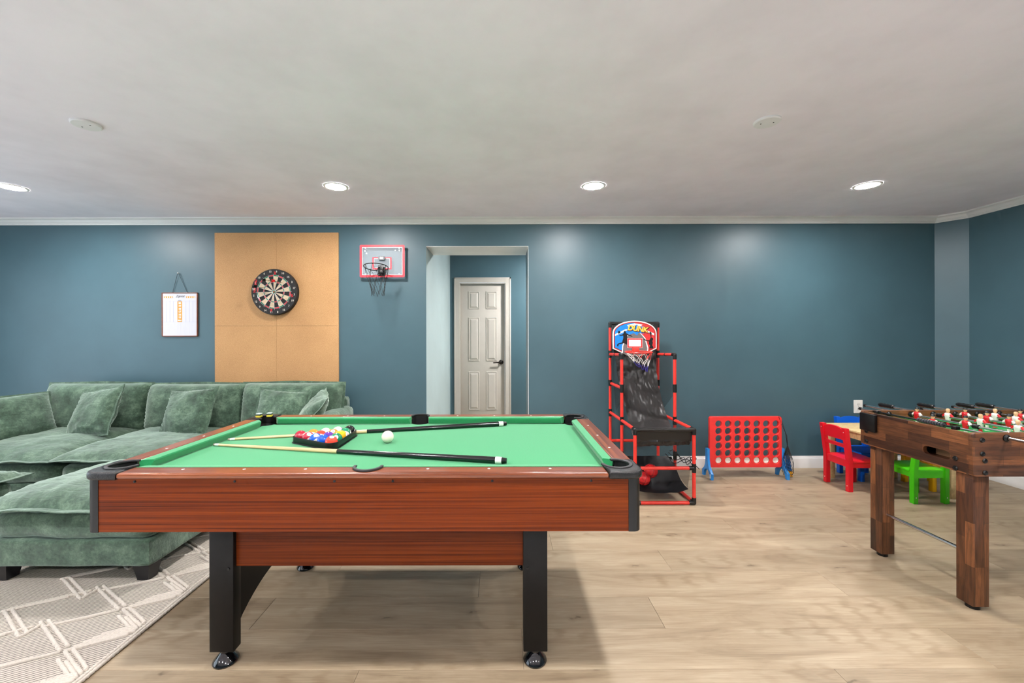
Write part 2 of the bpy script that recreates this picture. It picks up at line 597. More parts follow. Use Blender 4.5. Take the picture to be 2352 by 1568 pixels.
wb = B()
T_ = .006
wb.box(XL, OX0, YW, OD, -.05, ZC + .1); wb.box(OX1, XR + .3, YW, OD, -.05, ZC + .1); wb.box(OX0, OX1, YW, OD, OZ, ZC + .1)
struct('wall_back', wb.me(), WALL)
struct('trim_header', B().box(OX0 + .0005, OX1 - .0005, YW + .0005, OD - .0005, OZ - .004, OZ - .0002).me(), TRIM)
cw = B()
cw.add([(4.325, YW + .001, -.05), (XR + .001, 3.97, -.05), (XR + .001, YW + .001, -.05), (4.325, YW + .001, ZC + .05), (XR + .001, 3.97, ZC + .05), (XR + .001, YW + .001, ZC + .05)],
       [(0, 1, 4, 3), (1, 2, 5, 4), (2, 0, 3, 5), (0, 2, 1), (3, 4, 5)])
struct('wall_corner', cw.me(), WALL)
struct('wall_right', B().box(XR, XR + .15, YB, YW + .2, -.05, ZC + .1).me(), WALL)
struct('wall_rear', B().box(XL - .15, XR + .15, YB - .15, YB, -.05, ZC + .1).me(), WALL)
# left wall with a wide window outside the picture
wx0, wx1, wz0, wz1 = -1.2, 3.4, .1, 2.2
wl = B()
wl.box(XL - .15, XL, YB, wx0, -.05, ZC + .1); wl.box(XL - .15, XL, wx1, OD, -.05, ZC + .1)
wl.box(XL - .15, XL, wx0, wx1, -.05, wz0); wl.box(XL - .15, XL, wx0, wx1, wz1, ZC + .1)
struct('wall_left', wl.me(), WALL)
wn = struct('window_1', B().box(XL - .11, XL - .05, wx0, wx1, wz0, wz0 + .05).box(XL - .11, XL - .05, wx0, wx1, wz1 - .05, wz1)
            .box(XL - .11, XL - .05, wx0, wx0 + .05, wz0 + .05, wz1 - .05).box(XL - .11, XL - .05, wx1 - .05, wx1, wz0 + .05, wz1 - .05)
            .box(XL - .11, XL - .05, (wx0 + wx1) / 2 - .03, (wx0 + wx1) / 2 + .03, wz0 + .05, wz1 - .05).me(), TRIM)
struct('ceiling', B().box(XL - .1, XR + .1, YB - .1, OD - .001, ZC, ZC + .08).me(), CEIL)
for sx_, sy_, lo_, ro_ in ((wx1 - wx0, wz1 - wz0, (XL - .02, (wx0 + wx1) / 2, (wz0 + wz1) / 2), (pi / 2, 0, -pi / 2)),
                           ):
    pl = bpy.data.lights.new('window_portal', 'AREA'); pl.shape = 'RECTANGLE'; pl.size = sx_; pl.size_y = sy_
    pl.cycles.is_portal = True
    po = bpy.data.objects.new('window_portal', pl); link(po)
    po.location = lo_; po.rotation_euler = ro_

# corridor behind the opening
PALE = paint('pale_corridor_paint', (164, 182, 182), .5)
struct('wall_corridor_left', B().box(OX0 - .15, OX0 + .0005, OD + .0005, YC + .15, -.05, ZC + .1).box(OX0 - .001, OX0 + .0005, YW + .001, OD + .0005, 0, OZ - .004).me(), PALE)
struct('trim_jamb', B().box(OX1 - .004, OX1 - .0003, YW - .0003, YW + .03, 0, OZ - .004).me(), TRIM)
DX0, DX1, DZ = -.612, .034, 2.085
cb = B()
cb.box(OX0, DX0 - .03, YC, YC + .12, -.05, ZC + .1); cb.box(DX1 + .03, 2.0, YC, YC + .12, -.05, ZC + .1); cb.box(DX0 - .03, DX1 + .03, YC, YC + .12, DZ + .03, ZC + .1)
struct('wall_corridor_back', cb.me(), WALL)
struct('wall_corridor_right', B().box(1.9, 2.05, OD, YC + .1, -.05, ZC + .1).me(), WALL)
struct('ceiling_corridor', B().box(OX0 - .1, 2.0, OD, YC + .12, ZC, ZC + .08).me(), CEIL)

def sweep(name, path, prof, mat):
    "profile (out from the wall, height) run along a wall line, mitred"
    b = B(); pts = [Vector((p[0], p[1], 0)) for p in path]
    rows = []
    for i, p in enumerate(pts):
        d0 = (p - pts[i - 1]).normalized() if i else (pts[1] - p).normalized()
        d1 = (pts[i + 1] - p).normalized() if i < len(pts) - 1 else d0
        n0 = Vector((d0.y, -d0.x, 0)); n1 = Vector((d1.y, -d1.x, 0))
        mit = (n0 + n1).normalized(); k = 1 / max(.3, mit.dot(n0))
        rows.append([p + mit * k * o_ + Vector((0, 0, z)) for o_, z in prof])
    vs = [[b.bm.verts.new(q) for q in r] for r in rows]
    for A, C in zip(vs, vs[1:]):
        for j in range(len(prof)):
            b.bm.faces.new((A[j], A[(j + 1) % len(prof)], C[(j + 1) % len(prof)], C[j]))
    b.bm.faces.new(vs[0]); b.bm.faces.new(vs[-1][::-1])
    return struct(name, b.me(name, 28), mat)
crown = [(.0005, 2.438), (.014, 2.438), (.016, 2.447), (.022, 2.449), (.024, 2.456), (.030, 2.458), (.036, 2.466), (.044, 2.480), (.056, 2.4855), (.058, 2.487), (.066, 2.4875), (.068, 2.4995), (.0005, 2.4995)]
sweep('trim_1', [(XL + .001, YW), (4.325, YW), (XR, 3.97), (XR, YB)], crown, TRIM)
base = [(.0005, .0005), (.015, .0005), (.015, .092), (.012, .100), (.008, .104), (.006, .116), (.0005, .118)]
sweep('baseboard_back', [(XL + .001, YW), (OX0 - .001, YW)], base, TRIM)
sweep('baseboard_right', [(OX1 + .001, YW), (4.325, YW), (XR, 3.97), (XR, YB)], base, TRIM)

# six-panel door at the end of the corridor
dr = struct('door_1', B().box(DX0, DX1, YC + .05, YC + .085, .008, DZ, .002).me(), M('door_paint', (186, 180, 170), .35, var=(12, .01)))
DP = MATS['door_paint']
cs = B()
def casing(bb, x0, x1, z1):
    w_ = .078
    for (a, e, c_, d_) in ((x0 - w_, x0, 0, z1 + w_), (x1, x1 + w_, 0, z1 + w_), (x0, x1, z1, z1 + w_)):
        bb.box(a, e, YC - .012, YC, c_ + .001, d_)
    bb.box(x0 - w_, x0 - w_ + .02, YC - .018, YC - .012, 0, z1 + w_ , .002); bb.box(x1 + w_ - .02, x1 + w_, YC - .018, YC - .012, 0, z1 + w_, .002)
    bb.box(x0 - w_, x1 + w_, YC - .018, YC - .012, z1 + w_ - .02, z1 + w_, .002)
casing(cs, DX0 - .012, DX1 + .012, DZ + .012)
cs.box(DX0 - .012, DX0 - .001, YC, YC + .11, 0, DZ + .012); cs.box(DX1 + .001, DX1 + .012, YC, YC + .11, 0, DZ + .012); cs.box(DX0 - .012, DX1 + .012, YC, YC + .11, DZ + .001, DZ + .012)
cs.out('door_frame', DP, dr)
dw = DX1 - DX0
pw_ = .20
for cxp in (DX0 + dw * .30, DX0 + dw * .70):
    for z0, z1 in ((.24, .80), (.96, 1.60), (1.72, 1.98)):
        b = B()
        x0, x1 = cxp - pw_ / 2 + .02, cxp + pw_ / 2 - .02
        rs = []
        for ins, dy in ((0, -.0005), (.004, -.009), (.012, -.009), (.016, -.002), (.04, -.013)):
            rs.append([b.bm.verts.new((x, YC + .05 + dy, z)) for x, z in ((x0 + ins, z0 + ins), (x1 - ins, z0 + ins), (x1 - ins, z1 - ins), (x0 + ins, z1 - ins))])
        for A, C in zip(rs, rs[1:]):
            for j in range(4):
                b.bm.faces.new((A[j], A[(j + 1) % 4], C[(j + 1) % 4], C[j]))
        b.bm.faces.new(rs[-1])
        b.out('raised_panel', DP, dr, smooth=20)
kx, kz = DX1 - .055, .94
hd = B()
my = Matrix.Translation((kx, YC + .05, kz)) @ Matrix.Rotation(pi / 2, 4, 'X')
hd.lathe([(.030, 0), (.034, .004), (.034, .010), (.026, .016), (.012, .018), (.012, .045)], 24, my)
hd.tube([(kx, YC + .008, kz), (kx - .03, YC + .006, kz), (kx - .075, YC + .006, kz - .003), (kx - .115, YC + .008, kz - .006)], [.011, .010, .008, .008], 12)
hd.out('door_handle', DARKMET, dr)

# ------------------------------------------------------------------ ceiling fittings
LENS, ln_, ll_, lb_ = nt('lamp_lens')
lb_.inputs['Base Color'].default_value = (1, 1, 1, 1)
lb_.inputs['Emission Color'].default_value = (1, .965, .96, 1)
lb_.inputs['Emission Strength'].default_value = LAMP
LENS2 = LENS.copy(); LENS2.name = 'corridor_lamp_lens'
LENS2.node_tree.nodes['Principled BSDF'].inputs['Emission Strength'].default_value = LAMP * 2.7
ring_me = B().lathe([(.073, -.0035), (.078, -.006), (.090, -.0055), (.094, -.001), (.094, -.0004)], 40, caps=False).me('trim_ring', 40)
lens_me = B().lathe([(.0735, -.003), (.0735, -.0005)], 32).me('lens', None)
def lamp(x, y, label, z=ZC, group='recessed ceiling lights'):
    t = thing('recessed_light', label, 'ceiling light', (x, y, z), group=group)
    part('trim_ring', ring_me, WHITE, t)
    part('lens', lens_me, LENS, t)
    return t
LX = (-3.855, -1.308, .719, 2.873)
for x, lb in zip(LX, ('round lit recessed ceiling light cut off by the left picture edge', 'round lit recessed ceiling light above the particle board with the dartboard',
                      'round lit recessed ceiling light above the red arcade hoop', 'round lit recessed ceiling light near the right wall corner')):
    lamp(x, 3.27, lb)
for y in (.95, -1.4):
    for x in LX:
        lamp(x, y, 'round recessed ceiling light outside the picture, behind the viewer', group='recessed lights behind the viewer')
cl_ = lamp(.95, 5.23, 'round recessed ceiling light hidden in the corridor behind the wall opening')
cl_.children[1].material_slots[0].link = 'OBJECT'; cl_.children[1].material_slots[0].material = LENS2
def cover(x, y, lb):
    t = thing('ceiling_cover', lb, 'ceiling cover', (x, y, ZC), group='blank ceiling covers')
    B().lathe([(.067, -.0004), (.067, -.008), (.062, -.0125), (.0001, -.0128)], 40).out('plate', M('cover_plastic', (238, 236, 236), .5, var=(10, .01)), t)
    for s in (-1, 1):
        B().lathe([(.0035, -.0125), (.0035, -.0138), (.0001, -.0142)], 10).out('screw', DARKMET, t, (s * .03, -s * .008, 0))
cover(-2.30, 2.30, 'flat white round blank cover on the ceiling left of the dartboard')
cover(1.458, 2.286, 'flat white round blank cover on the ceiling above the right side')

# ------------------------------------------------------------------ pool table
TX, TY, TZ = -.500, 2.039, .834
pt = thing('pool_table', 'large pool table with green felt, reddish wood sides and black legs', 'pool table', (TX, TY, 0))
AX, AY, NX, NY = 1.0075, .557, .899, .449
BX, BY = .9325, .4825                                  # wood / cushion border
PCX, PCY, PR = .93, .465, .055                         # corner pockets
SPY, SPR = .492, .050                                  # side pockets
def flip(p, sx, sy):
    q = [(x * sx, y * sy) for x, y in p]
    return q if sx * sy > 0 else q[::-1]
def plate(name, poly, z, t, mat, parent, bev=.004, res=3):
    return part(name, shape([poly], t, bev, res), mat, parent, (0, 0, z))
RT = .022
CX0, CY0 = .8775, .402
# long rails: two wood pieces front and back, split by the side pocket
for sy in (-1, 1):
    a = math.acos(max(-1, min(1, (BY - SPY) / SPR)))
    arc = [(SPR * sin(t), SPY + SPR * cos(t)) for t in [a - 2 * a * k / 24 for k in range(25)]]
    poly = [(CX0 - .0005, BY), (CX0 - .0005, AY), (-CX0 + .0005, AY), (-CX0 + .0005, BY)] + arc[::-1]
    plate('rail', flip(poly, 1, sy), TZ - RT / 2, RT, RAILX, pt, .008, 4)
for sx in (-1, 1):
    plate('rail', flip([(BX, -CY0 + .0005), (AX, -CY0 + .0005), (AX, CY0 - .0005), (BX, CY0 - .0005)], sx, 1), TZ - RT / 2, RT, RAILY, pt, .008, 4)
# corner caps with the pocket cut out
def pocket(r_, x, y, mid_a, half):
    "leather cup: full ring below the bed, only the outer wall above it"
    b = B()
    b.lathe([(r_ + .004, -.042), (r_ - .002, -.05), (r_ * .7, -.12), (.001, -.13)], 20, caps=False)
    def wall(u_, v_):
        a = mid_a - half + 2 * half * u_
        return (max(-.975, min(.975, x + (r_ - .002 + .006 * v_) * cos(a))) - x, max(-.5265, min(.5265, y + (r_ - .002 + .006 * v_) * sin(a))) - y, -.001 - .11 * v_)
    b.grid(wall, 20, 3)
    b.out('pocket', PKT, pt, (x, y, TZ), smooth=60)
arc = circ(PCX, PCY, PR, 20, R(-87), R(163), False)
outer = [(CX0, AY)] + [(AX - .05 + .05 * cos(t), AY - .05 + .05 * sin(t)) for t in [pi / 2 - pi / 2 * k / 8 for k in range(9)]] + [(AX, CY0)]
for sx in (-1, 1):
    for sy in (-1, 1):
        grow = [(x * 1.003, y * 1.005) for x, y in outer]
        poly = flip(grow + [(BX, CY0)] + arc, sx, sy)
        cp = plate('corner_cap', poly, TZ - RT / 2 + .000, RT + .008, CAPM, pt, .010, 4)
        rim = [(PCX + (PR + .004) * cos(t), PCY + (PR + .004) * sin(t)) for t in [R(-100 + 276 * k / 24) for k in range(25)]]
        inn = [(PCX + (PR - .008) * cos(t), PCY + (PR - .008) * sin(t)) for t in [R(-100 + 276 * k / 24) for k in range(25)]]
        plate('pocket_rim', flip(rim + inn[::-1], sx, sy), TZ + .003, .008, RUBBER, pt, .002)
        pocket(PR, sx * PCX, sy * PCY, math.atan2(sy, sx), R(128))
for sy in (-1, 1):
    rim = [((SPR + .005) * cos(t), SPY + (SPR + .005) * sin(t)) for t in [R(-8 + 196 * k / 20) for k in range(21)]]
    inn = [((SPR - .006) * cos(t), SPY + (SPR - .006) * sin(t)) for t in [R(-8 + 196 * k / 20) for k in range(21)]]
    plate('pocket_rim', flip(rim + inn[::-1], 1, sy), TZ + .003, .008, RUBBER, pt, .002)
    pocket(SPR, 0, sy * SPY, sy * pi / 2, R(96))
# bed with pocket holes
bed = [(-BX, -BY), (BX, -BY), (BX, BY), (-BX, BY)]
hx, hy, c_ = NX + .02, NY + .02, .058
def notch(cx, cy, r, a0, a1, n=10):
    return [(cx + r * cos(R(a0 + (a1 - a0) * k / n)), cy + r * sin(R(a0 + (a1 - a0) * k / n))) for k in range(n + 1)]
outl = notch(PCX, PCY, .062, 195, 255) + notch(PCX, -PCY, .062, 105, 165) + notch(0, -SPY, .054, 25, 155) + notch(-PCX, -PCY, .062, 15, 75) + notch(-PCX, PCY, .062, -75, -15) + notch(0, SPY, .054, 205, 335)
outl = [(max(-hx, min(hx, x)), max(-hy, min(hy, y))) for x, y in outl]
part('playing_bed', shape([outl], .02), FELT, pt, (0, 0, TZ - .039 - .01))
# cushions
def cushion(p0, p1, inward, e0, e1):
    "p0..p1 back edge on the rail; inward = unit vector to the nose; e0/e1 = how far the nose is cut back at the ends"
    p0, p1, n_ = Vector(p0 + (0,)), Vector(p1 + (0,)), Vector(inward + (0,))
    d = (p1 - p0).normalized()
    wdt = BX - NX
    sec = [(0, -.0005), (wdt * .55, -.0015), (wdt * .93, -.004), (wdt, -.009), (wdt * .96, -.013), (wdt * .62, -.0385), (0, -.0385)]
    b = B(); A = []; C = []
    for o_, z in sec:
        k = o_ / wdt
        A.append(b.bm.verts.new(p0 + d * e0 * k + n_ * o_ + Vector((0, 0, z)))); C.append(b.bm.verts.new(p1 - d * e1 * k + n_ * o_ + Vector((0, 0, z))))
    m_ = len(sec)
    for j in range(m_):
        b.bm.faces.new((A[j], A[(j + 1) % m_], C[(j + 1) % m_], C[j]))
    b.bm.faces.new(A); b.bm.faces.new(C[::-1])
    b.out('cushion', FELT, pt, (0, 0, TZ), smooth=50)
for sy in (-1, 1):
    cushion((-.872, sy * BY), (-.051, sy * BY), (0, -sy), .030, .008)
    cushion((.051, sy * BY), (.872, sy * BY), (0, -sy), .008, .030)
for sx in (-1, 1):
    cushion((sx * BX, -.400), (sx * BX, .400), (-sx, 0), .030, .030)
# sights
dot = B().lathe([(.0052, 0), (.0052, .0006), (.004, .0009), (.0001, .0009)], 16).me('sight')
for k in range(-4, 5):
    for sy in (-1, 1):
        if k % 4:
            part('sight', dot, WHITE, pt, (k * NX / 4, sy * .5115, TZ - .0001))
for k in (-1, 0, 1):
    for sx in (-1, 1):
        part('sight', dot, WHITE, pt, (sx * .9650, k * NX / 4, TZ - .0001))
# apron
PX, PY, PZ0, PZ1 = .9966, .546, .620, TZ - RT + .001
cr_ = .045
for sy in (-1, 1):
    B().box(-PX + cr_, PX - cr_, sy * PY - (.018 if sy > 0 else 0), sy * PY + (0 if sy > 0 else .018), PZ0, PZ1).out('apron_panel', POOLWOOD, pt)
    for x in (309, 538.7, 767.7, 901.6, 1130, 1357):
        B().lathe([(.0045, 0), (.0045, .002), (.003, .003), (.0001, .003)], 12, Matrix.Rotation(pi / 2 * -sy, 4, 'X')).out('screw', BLACKP, pt, ((x - CX) * 1.493 / F - TX, sy * PY, .8015))
for sx in (-1, 1):
    B().box(sx * PX - (.018 if sx > 0 else 0), sx * PX + (0 if sx > 0 else .018), -PY + cr_, PY - cr_, PZ0, PZ1).out('apron_panel', POOLWOOD_Y, pt)
    for sy in (-1, 1):
        r_ = .03
        oc = [(PX + .002, PY - cr_)] + [(PX + .002 - r_ + r_ * cos(t), PY + .002 - r_ + r_ * sin(t)) for t in [pi / 2 * k / 8 for k in range(9)]] + [(PX - cr_, PY + .002), (PX - cr_, PY - .018), (PX - .018, PY - cr_)]
        part('corner_post', shape([flip(oc, sx, sy)], PZ1 - PZ0 + .001), BLACKP, pt, (0, 0, (PZ0 + PZ1) / 2 - .0005))
B().box(-PX + .02, PX - .02, -PY + .02, PY - .02, PZ0 + .01, PZ0 + .02).out('bottom_board', BLACKL, pt)
# legs, arched end panels, lower stretchers, feet
LXo, LYf, LYr = .630, 1.667 - TY, 2.411 - TY
foot = B().lathe([(.046, 0), (.048, .006), (.046, .012), (.030, .030), (.018, .042), (.016, .056)], 28).me('foot')
for sx in (-1, 1):
    for y0, y1 in ((LYf, LYf + .05), (LYr - .05, LYr)):
        lg = B().box(sx * LXo - .0485, sx * LXo + .0485, y0, y1, .0545, PZ0 + .012, .003).out('leg', BLACKL, pt)
        part('foot', foot, GLOSSBLK, lg, (sx * LXo, y0 + .028 if y0 < 0 else y1 - .028, 0))
        if y0 < 0:
            B().lathe([(.006, 0), (.006, .003), (.0001, .004)], 12, Matrix.Rotation(pi / 2, 4, 'X')).out('bolt', BLACKP, lg, (sx * LXo - sx * .03, y0, .39))
    ya, yb = LYf + .05, LYr - .05
    poly = [(ya, PZ0), (ya, .12)] + [(ya + (yb - ya) * k / 16, .12 + .115 * sin(pi * k / 16) ** .8) for k in range(1, 16)] + [(yb, .12), (yb, PZ0)]
    part('end_panel', shape([poly], .03), BLACKL, pt, (sx * (LXo - .015), 0, 0), (pi / 2, 0, pi / 2))
for y in (LYf + .02, LYr - .036):
    B().box(-LXo + .048, LXo - .048, y, y + .016, .391, PZ0 + .012).out('stretcher', POOLWOOD, pt)

# ------------------------------------------------------------------ cues, balls, rack, chalk
BED = TZ - .039
def cue(tip, butt, label, ring):
    tip, butt = Vector(tip), Vector(butt)
    t = thing('pool_cue', label, 'pool cue', (0, 0, 0), group='pool cues on the felt')
    t.location = tip
    d = butt - tip; L_ = d.length
    t.rotation_euler = d.to_track_quat('X', 'Z').to_euler()
    def seg(name, x0, x1, r0, r1, mat, n=20):
        B().tube([(x0 * L_, 0, 0), ((x0 + x1) / 2 * L_, 0, 0), (x1 * L_, 0, 0)], [r0, (r0 + r1) / 2, r1], n).out(name, mat, t, smooth=50)
    seg('leather_tip', 0, .006, .0052, .0056, M('cue_tip', (150, 140, 128), .8))
    seg('ferrule', .006, .022, .0057, .0059, WHITE)
    seg('shaft', .022, .462, .0060, .0100, MAPLE)
    seg('joint_ring', .462, .468, .0104, .0104, GLOSSBLK)
    seg('butt', .468, .968, .0102, .0143, GLOSSBLK)
    seg('end_ring', .968, .986, .0144, .0144, WHITE)
    seg('bumper', .986, 1.0, .0128, .0105, BLACKP)
cue((-1.392, 2.004, BED + .0062), (.016, 1.709, BED + .0135), 'wood and black pool cue lying nearest the viewer, in front of the ball rack', 0)
cue((-1.390, 2.105, BED + .0062), (.022, 2.440, BED + .0135), 'wood and black pool cue passing behind the rack of balls', 0)

BR = .0288
ball_me = B()
bmesh.ops.create_uvsphere(ball_me.bm, u_segments=28, v_segments=16, radius=BR)
ball_me = ball_me.me('ball', 180)
COLS = {1: (246, 190, 30), 2: (18, 84, 196), 3: (236, 66, 44), 4: (92, 44, 150), 5: (246, 138, 44), 6: (16, 132, 84), 7: (178, 16, 46), 8: (16, 16, 17)}
def ball_mat(nr):
    nm = 'billiard_%d' % nr
    m, n, l, b = nt(nm)
    b.inputs['Roughness'].default_value = .05
    b.inputs['Coat Weight'].default_value = .5
    c = COLS[nr if nr <= 8 else nr - 8]
    if nr <= 8:
        f = noise(n, l, coords(n, l), 20, 2)
        l.new(ramp(n, l, f, [(.3, tuple(k * .97 for k in c)), (.7, c)]), b.inputs['Base Color'])
    else:
        tc = n.new('ShaderNodeTexCoord'); sp = n.new('ShaderNodeSeparateXYZ'); l.new(tc.outputs['Object'], sp.inputs[0])
        ab = n.new('ShaderNodeMath'); ab.operation = 'ABSOLUTE'; l.new(sp.outputs[2], ab.inputs[0])
        gt = n.new('ShaderNodeMath'); gt.operation = 'GREATER_THAN'; gt.inputs[1].default_value = BR * .56; l.new(ab.outputs[0], gt.inputs[0])
        l.new(mixc(n, l, gt.outputs[0], c, (240, 234, 220)), b.inputs['Base Color'])
    return m
cap_b = B()
cap_b.lathe([(BR * 1.004 * sin(a), BR * 1.004 * cos(a)) for a in (.001, .1, .2, .3, .38)], 24, Matrix.Rotation(pi / 2, 4, 'Y'), caps=False)
cap_me = cap_b.me('number_patch', 180)
INK = M('black_ink', (20, 20, 20), .4)
def number_me(s):
    me = text(s, BR * (.62 if len(s) == 1 else .5), .0002)
    for v in me.vertices:                      # wrap onto the sphere, facing +X, upright along +Z
        y, z = v.co.x, v.co.y
        v.co = Vector((sqrt(max(0, BR * BR - y * y - z * z)) * 1.0, y, z)) * 1.012
    return me
# rack: apex to the left, base of five along the right side
NEAR = Vector((-.806, 1.957))
lay = {(4, 0): 3, (4, 1): 6, (4, 2): 1, (4, 3): 14, (4, 4): 8, (3, 0): 2, (3, 1): 4, (3, 2): 5, (3, 3): 12, (2, 0): 10, (2, 1): 11, (2, 2): 9, (1, 0): 15, (1, 1): 13, (0, 0): 7}
bname = {1: 'yellow', 2: 'blue', 3: 'red', 4: 'purple', 5: 'orange', 6: 'green', 7: 'maroon', 8: 'black'}
rng = random.Random(11)
view = {3: (40, 52), 15: (40, 30), 5: (-20, 34), 6: (-10, 12), 10: (20, 34)}
gap = BR * 2.012
spot = {}
for (c, r), nr in lay.items():
    x = NEAR.x - (4 - c) * gap * sqrt(3) / 2
    y = NEAR.y + r * gap + (4 - c) * gap / 2
    cn = bname[nr if nr <= 8 else nr - 8]
    lab = 'solid %s billiard ball number %d in the black triangle rack' % (cn, nr) if nr <= 8 else '%s and white striped billiard ball number %d in the rack' % (cn, nr)
    o = part('billiard_ball', ball_me, ball_mat(nr), None, (x, y, BED + BR + .0004))
    tag(o, lab, 'ball', 'numbered billiard balls in the rack')
    if nr in view:
        az, el = view[nr]
        d = Vector((0 - x, 0 - y, 0)).normalized()
        a0 = math.atan2(d.y, d.x) + R(az) * .4
        o.rotation_euler = (R({3: -25, 15: 12}.get(nr, 15)), -R(el + 18), a0)
        o.rotation_mode = 'XYZ'
    else:
        d = Vector((-x, -y, H - BED)).normalized()
        side_ = d.cross(Vector((0, 0, 1))).normalized()
        side_ = (side_ + Vector((0, 0, rng.uniform(-.35, .1))) - d * .25).normalized()
        pole = Vector((d.x, d.y, 0)).normalized() * (.55 if nr in (9, 12) else 1) + Vector((.25, 0, .8 if nr in (9, 12) else -.25))
        pole = (pole - side_ * pole.dot(side_)).normalized()
        o.rotation_euler = Matrix((side_, pole.cross(side_), pole)).transposed().to_euler()
    for sgn in (0, pi):
        part('number_patch', cap_me, WHITE, o, (0, 0, 0), (0, 0, sgn))
        k = 'n%d' % nr
        if k not in spot:
            spot[k] = number_me(str(nr))
        part('number', spot[k], INK, o, (0, 0, 0), (0, 0, sgn))
CUE_P = G(890, 1016, BED)
B_ = part('cue_ball', ball_me, IVORY, None, (CUE_P.x, CUE_P.y, BED + BR + .001), sc=(1.04,) * 3)
tag(B_, 'plain white cue ball alone on the green felt', 'ball')
# triangle rack
tr = thing('triangle_rack', 'black plastic triangle rack holding the coloured billiard balls', 'ball rack', (0, 0, BED))
cpts = [Vector((NEAR.x, NEAR.y)), Vector((NEAR.x, NEAR.y + 4 * gap)), Vector((NEAR.x - 4 * gap * sqrt(3) / 2, NEAR.y + 2 * gap))]
def tri(r, n=8):
    out = []
    for k, a0 in enumerate((-90, 0 + 0, 120)):
        pass
    angs = ((-120 + 0, 0), (0, 120), (120, 240))
    for p, (a, e) in zip(cpts, angs):
        out += [(p.x + r * cos(R(a + (e - a) * i / n)), p.y + r * sin(R(a + (e - a) * i / n))) for i in range(n + 1)]
    return out
part('rack_wall', shape([tri(BR + .0058), tri(BR + .0022)], .031, .0012), BLACKP, tr, (0, 0, .0170))
part('rack_foot', shape([tri(BR + .0105), tri(BR + .0024)], .004, .0012), BLACKP, tr, (0, 0, .0024))
for k, (px, lb) in enumerate(((599, 'small chalk cube in yellow wrapper, the left of two on the corner cap'), (619, 'small chalk cube in yellow wrapper, the right of two on the corner cap'))):
    x = (px - CX) * 2.515 / F
    t = thing('chalk_cube', lb, 'chalk', (x, 2.515 + (0 if k else -.02), TZ + .0041), rz=.25 * k - .1, group='cue chalk cubes')
    B().box(-.0135, .0135, -.0135, .0135, 0, .011, .001).out('wrapper', M('chalk_wrapper', (214, 196, 60), .6), t)
    B().box(-.0137, .0137, -.0137, .0137, .011, .0175, .001).out('wrapper_band', M('chalk_band', (46, 58, 44), .6), t)
    B().box(-.013, .013, -.013, .013, .0175, .0235, .002).out('chalk_top', M('chalk_top', (178, 196, 190), .9), t)

# ------------------------------------------------------------------ sofa, ottomans, cushions, rug
def tuck(parent, w_, h_, th, seed, loc, rot, name, fl=.014, wr=.007, pull=.04, pw=2.6, flat=1.0, n=26):
    b, ring = pillow(w_, h_, th, seed, fl, wr, n, pull, pw, flat)
    o = b.out(name, VELVET, parent, loc, rot, smooth=70)
    part('flange', seam_mesh(ring, fl), VELVET, o)
    return o
leg_me = B()
leg_me.add([(-.03, -.03, 0), (.03, -.03, 0), (.03, .03, 0), (-.03, .03, 0), (-.045, -.045, .1), (.045, -.045, .1), (.045, .045, .1), (-.045, .045, .1)],
           [(3, 2, 1, 0), (4, 5, 6, 7), (0, 1, 5, 4), (1, 2, 6, 5), (2, 3, 7, 6), (3, 0, 4, 7)])
leg_me = leg_me.me('leg')
RUGZ = .012
SX0, SX1 = -4.28, -1.50
so = thing('sofa', 'long green velvet sofa against the back wall with three seats', 'sofa', (-2.89, 3.6, 0))
def L3(x, y, z): return (x + 2.89, y - 3.6, z)
softbox(SX1 - SX0, .96, .15, .03, 1, .004, 0, 4, 14).out('base', VELVET, so, L3((SX0 + SX1) / 2, 3.57, .165), smooth=70)
softbox(SX1 - SX0, .16, .58, .05, 2, .006, 0, 4, 12).out('back_frame', VELVET, so, L3((SX0 + SX1) / 2, 4.045, .46), smooth=70)
mods = [(-4.20, -3.30), (-3.30, -2.42), (-2.42, -1.58)]
for k, (a, e) in enumerate(mods):
    softbox(e - a - .012, .90, .15, .05, 5 + k, .010, .012, 5, 12).out('lower_cushion', VELVET, so, L3((a + e) / 2, 3.53, .30), smooth=70)
    tuck(so, e - a + .035, 1.0, .17, 20 + k, L3((a + e) / 2, 3.52, .425), (R(1.0), 0, R(-1 + k)), 'seat_cushion', .022, .010, .02, 3.6, .6, 30)
for k, (a, e, zt) in enumerate(((-4.24, -3.30, .885), (-3.30, -2.40, .878), (-2.42, -1.50, .885))):
    h_ = zt - .44
    tuck(so, e - a + .01, h_, .26, 30 + k, L3((a + e) / 2, 3.88, .445 + h_ / 2), (R(80), 0, R(0)), 'back_cushion', .018, .008, .015, 5, .8, 28)
for sx, x in ((-1, -4.33), (1, -1.52)):
    softbox(.17, .98, .55 if sx < 0 else .57, .06, 9 + sx, .006, 0, 4, 12).out('armrest', VELVET, so, L3(x, 3.57, .375), smooth=70)
BLKWOOD = M('black_wood_leg', (24, 24, 27), .4)
for x in (-4.2, -2.9, -1.6):
    for y in (3.2, 3.98):
        part('leg', leg_me, BLKWOOD, so, L3(x, y, 0))

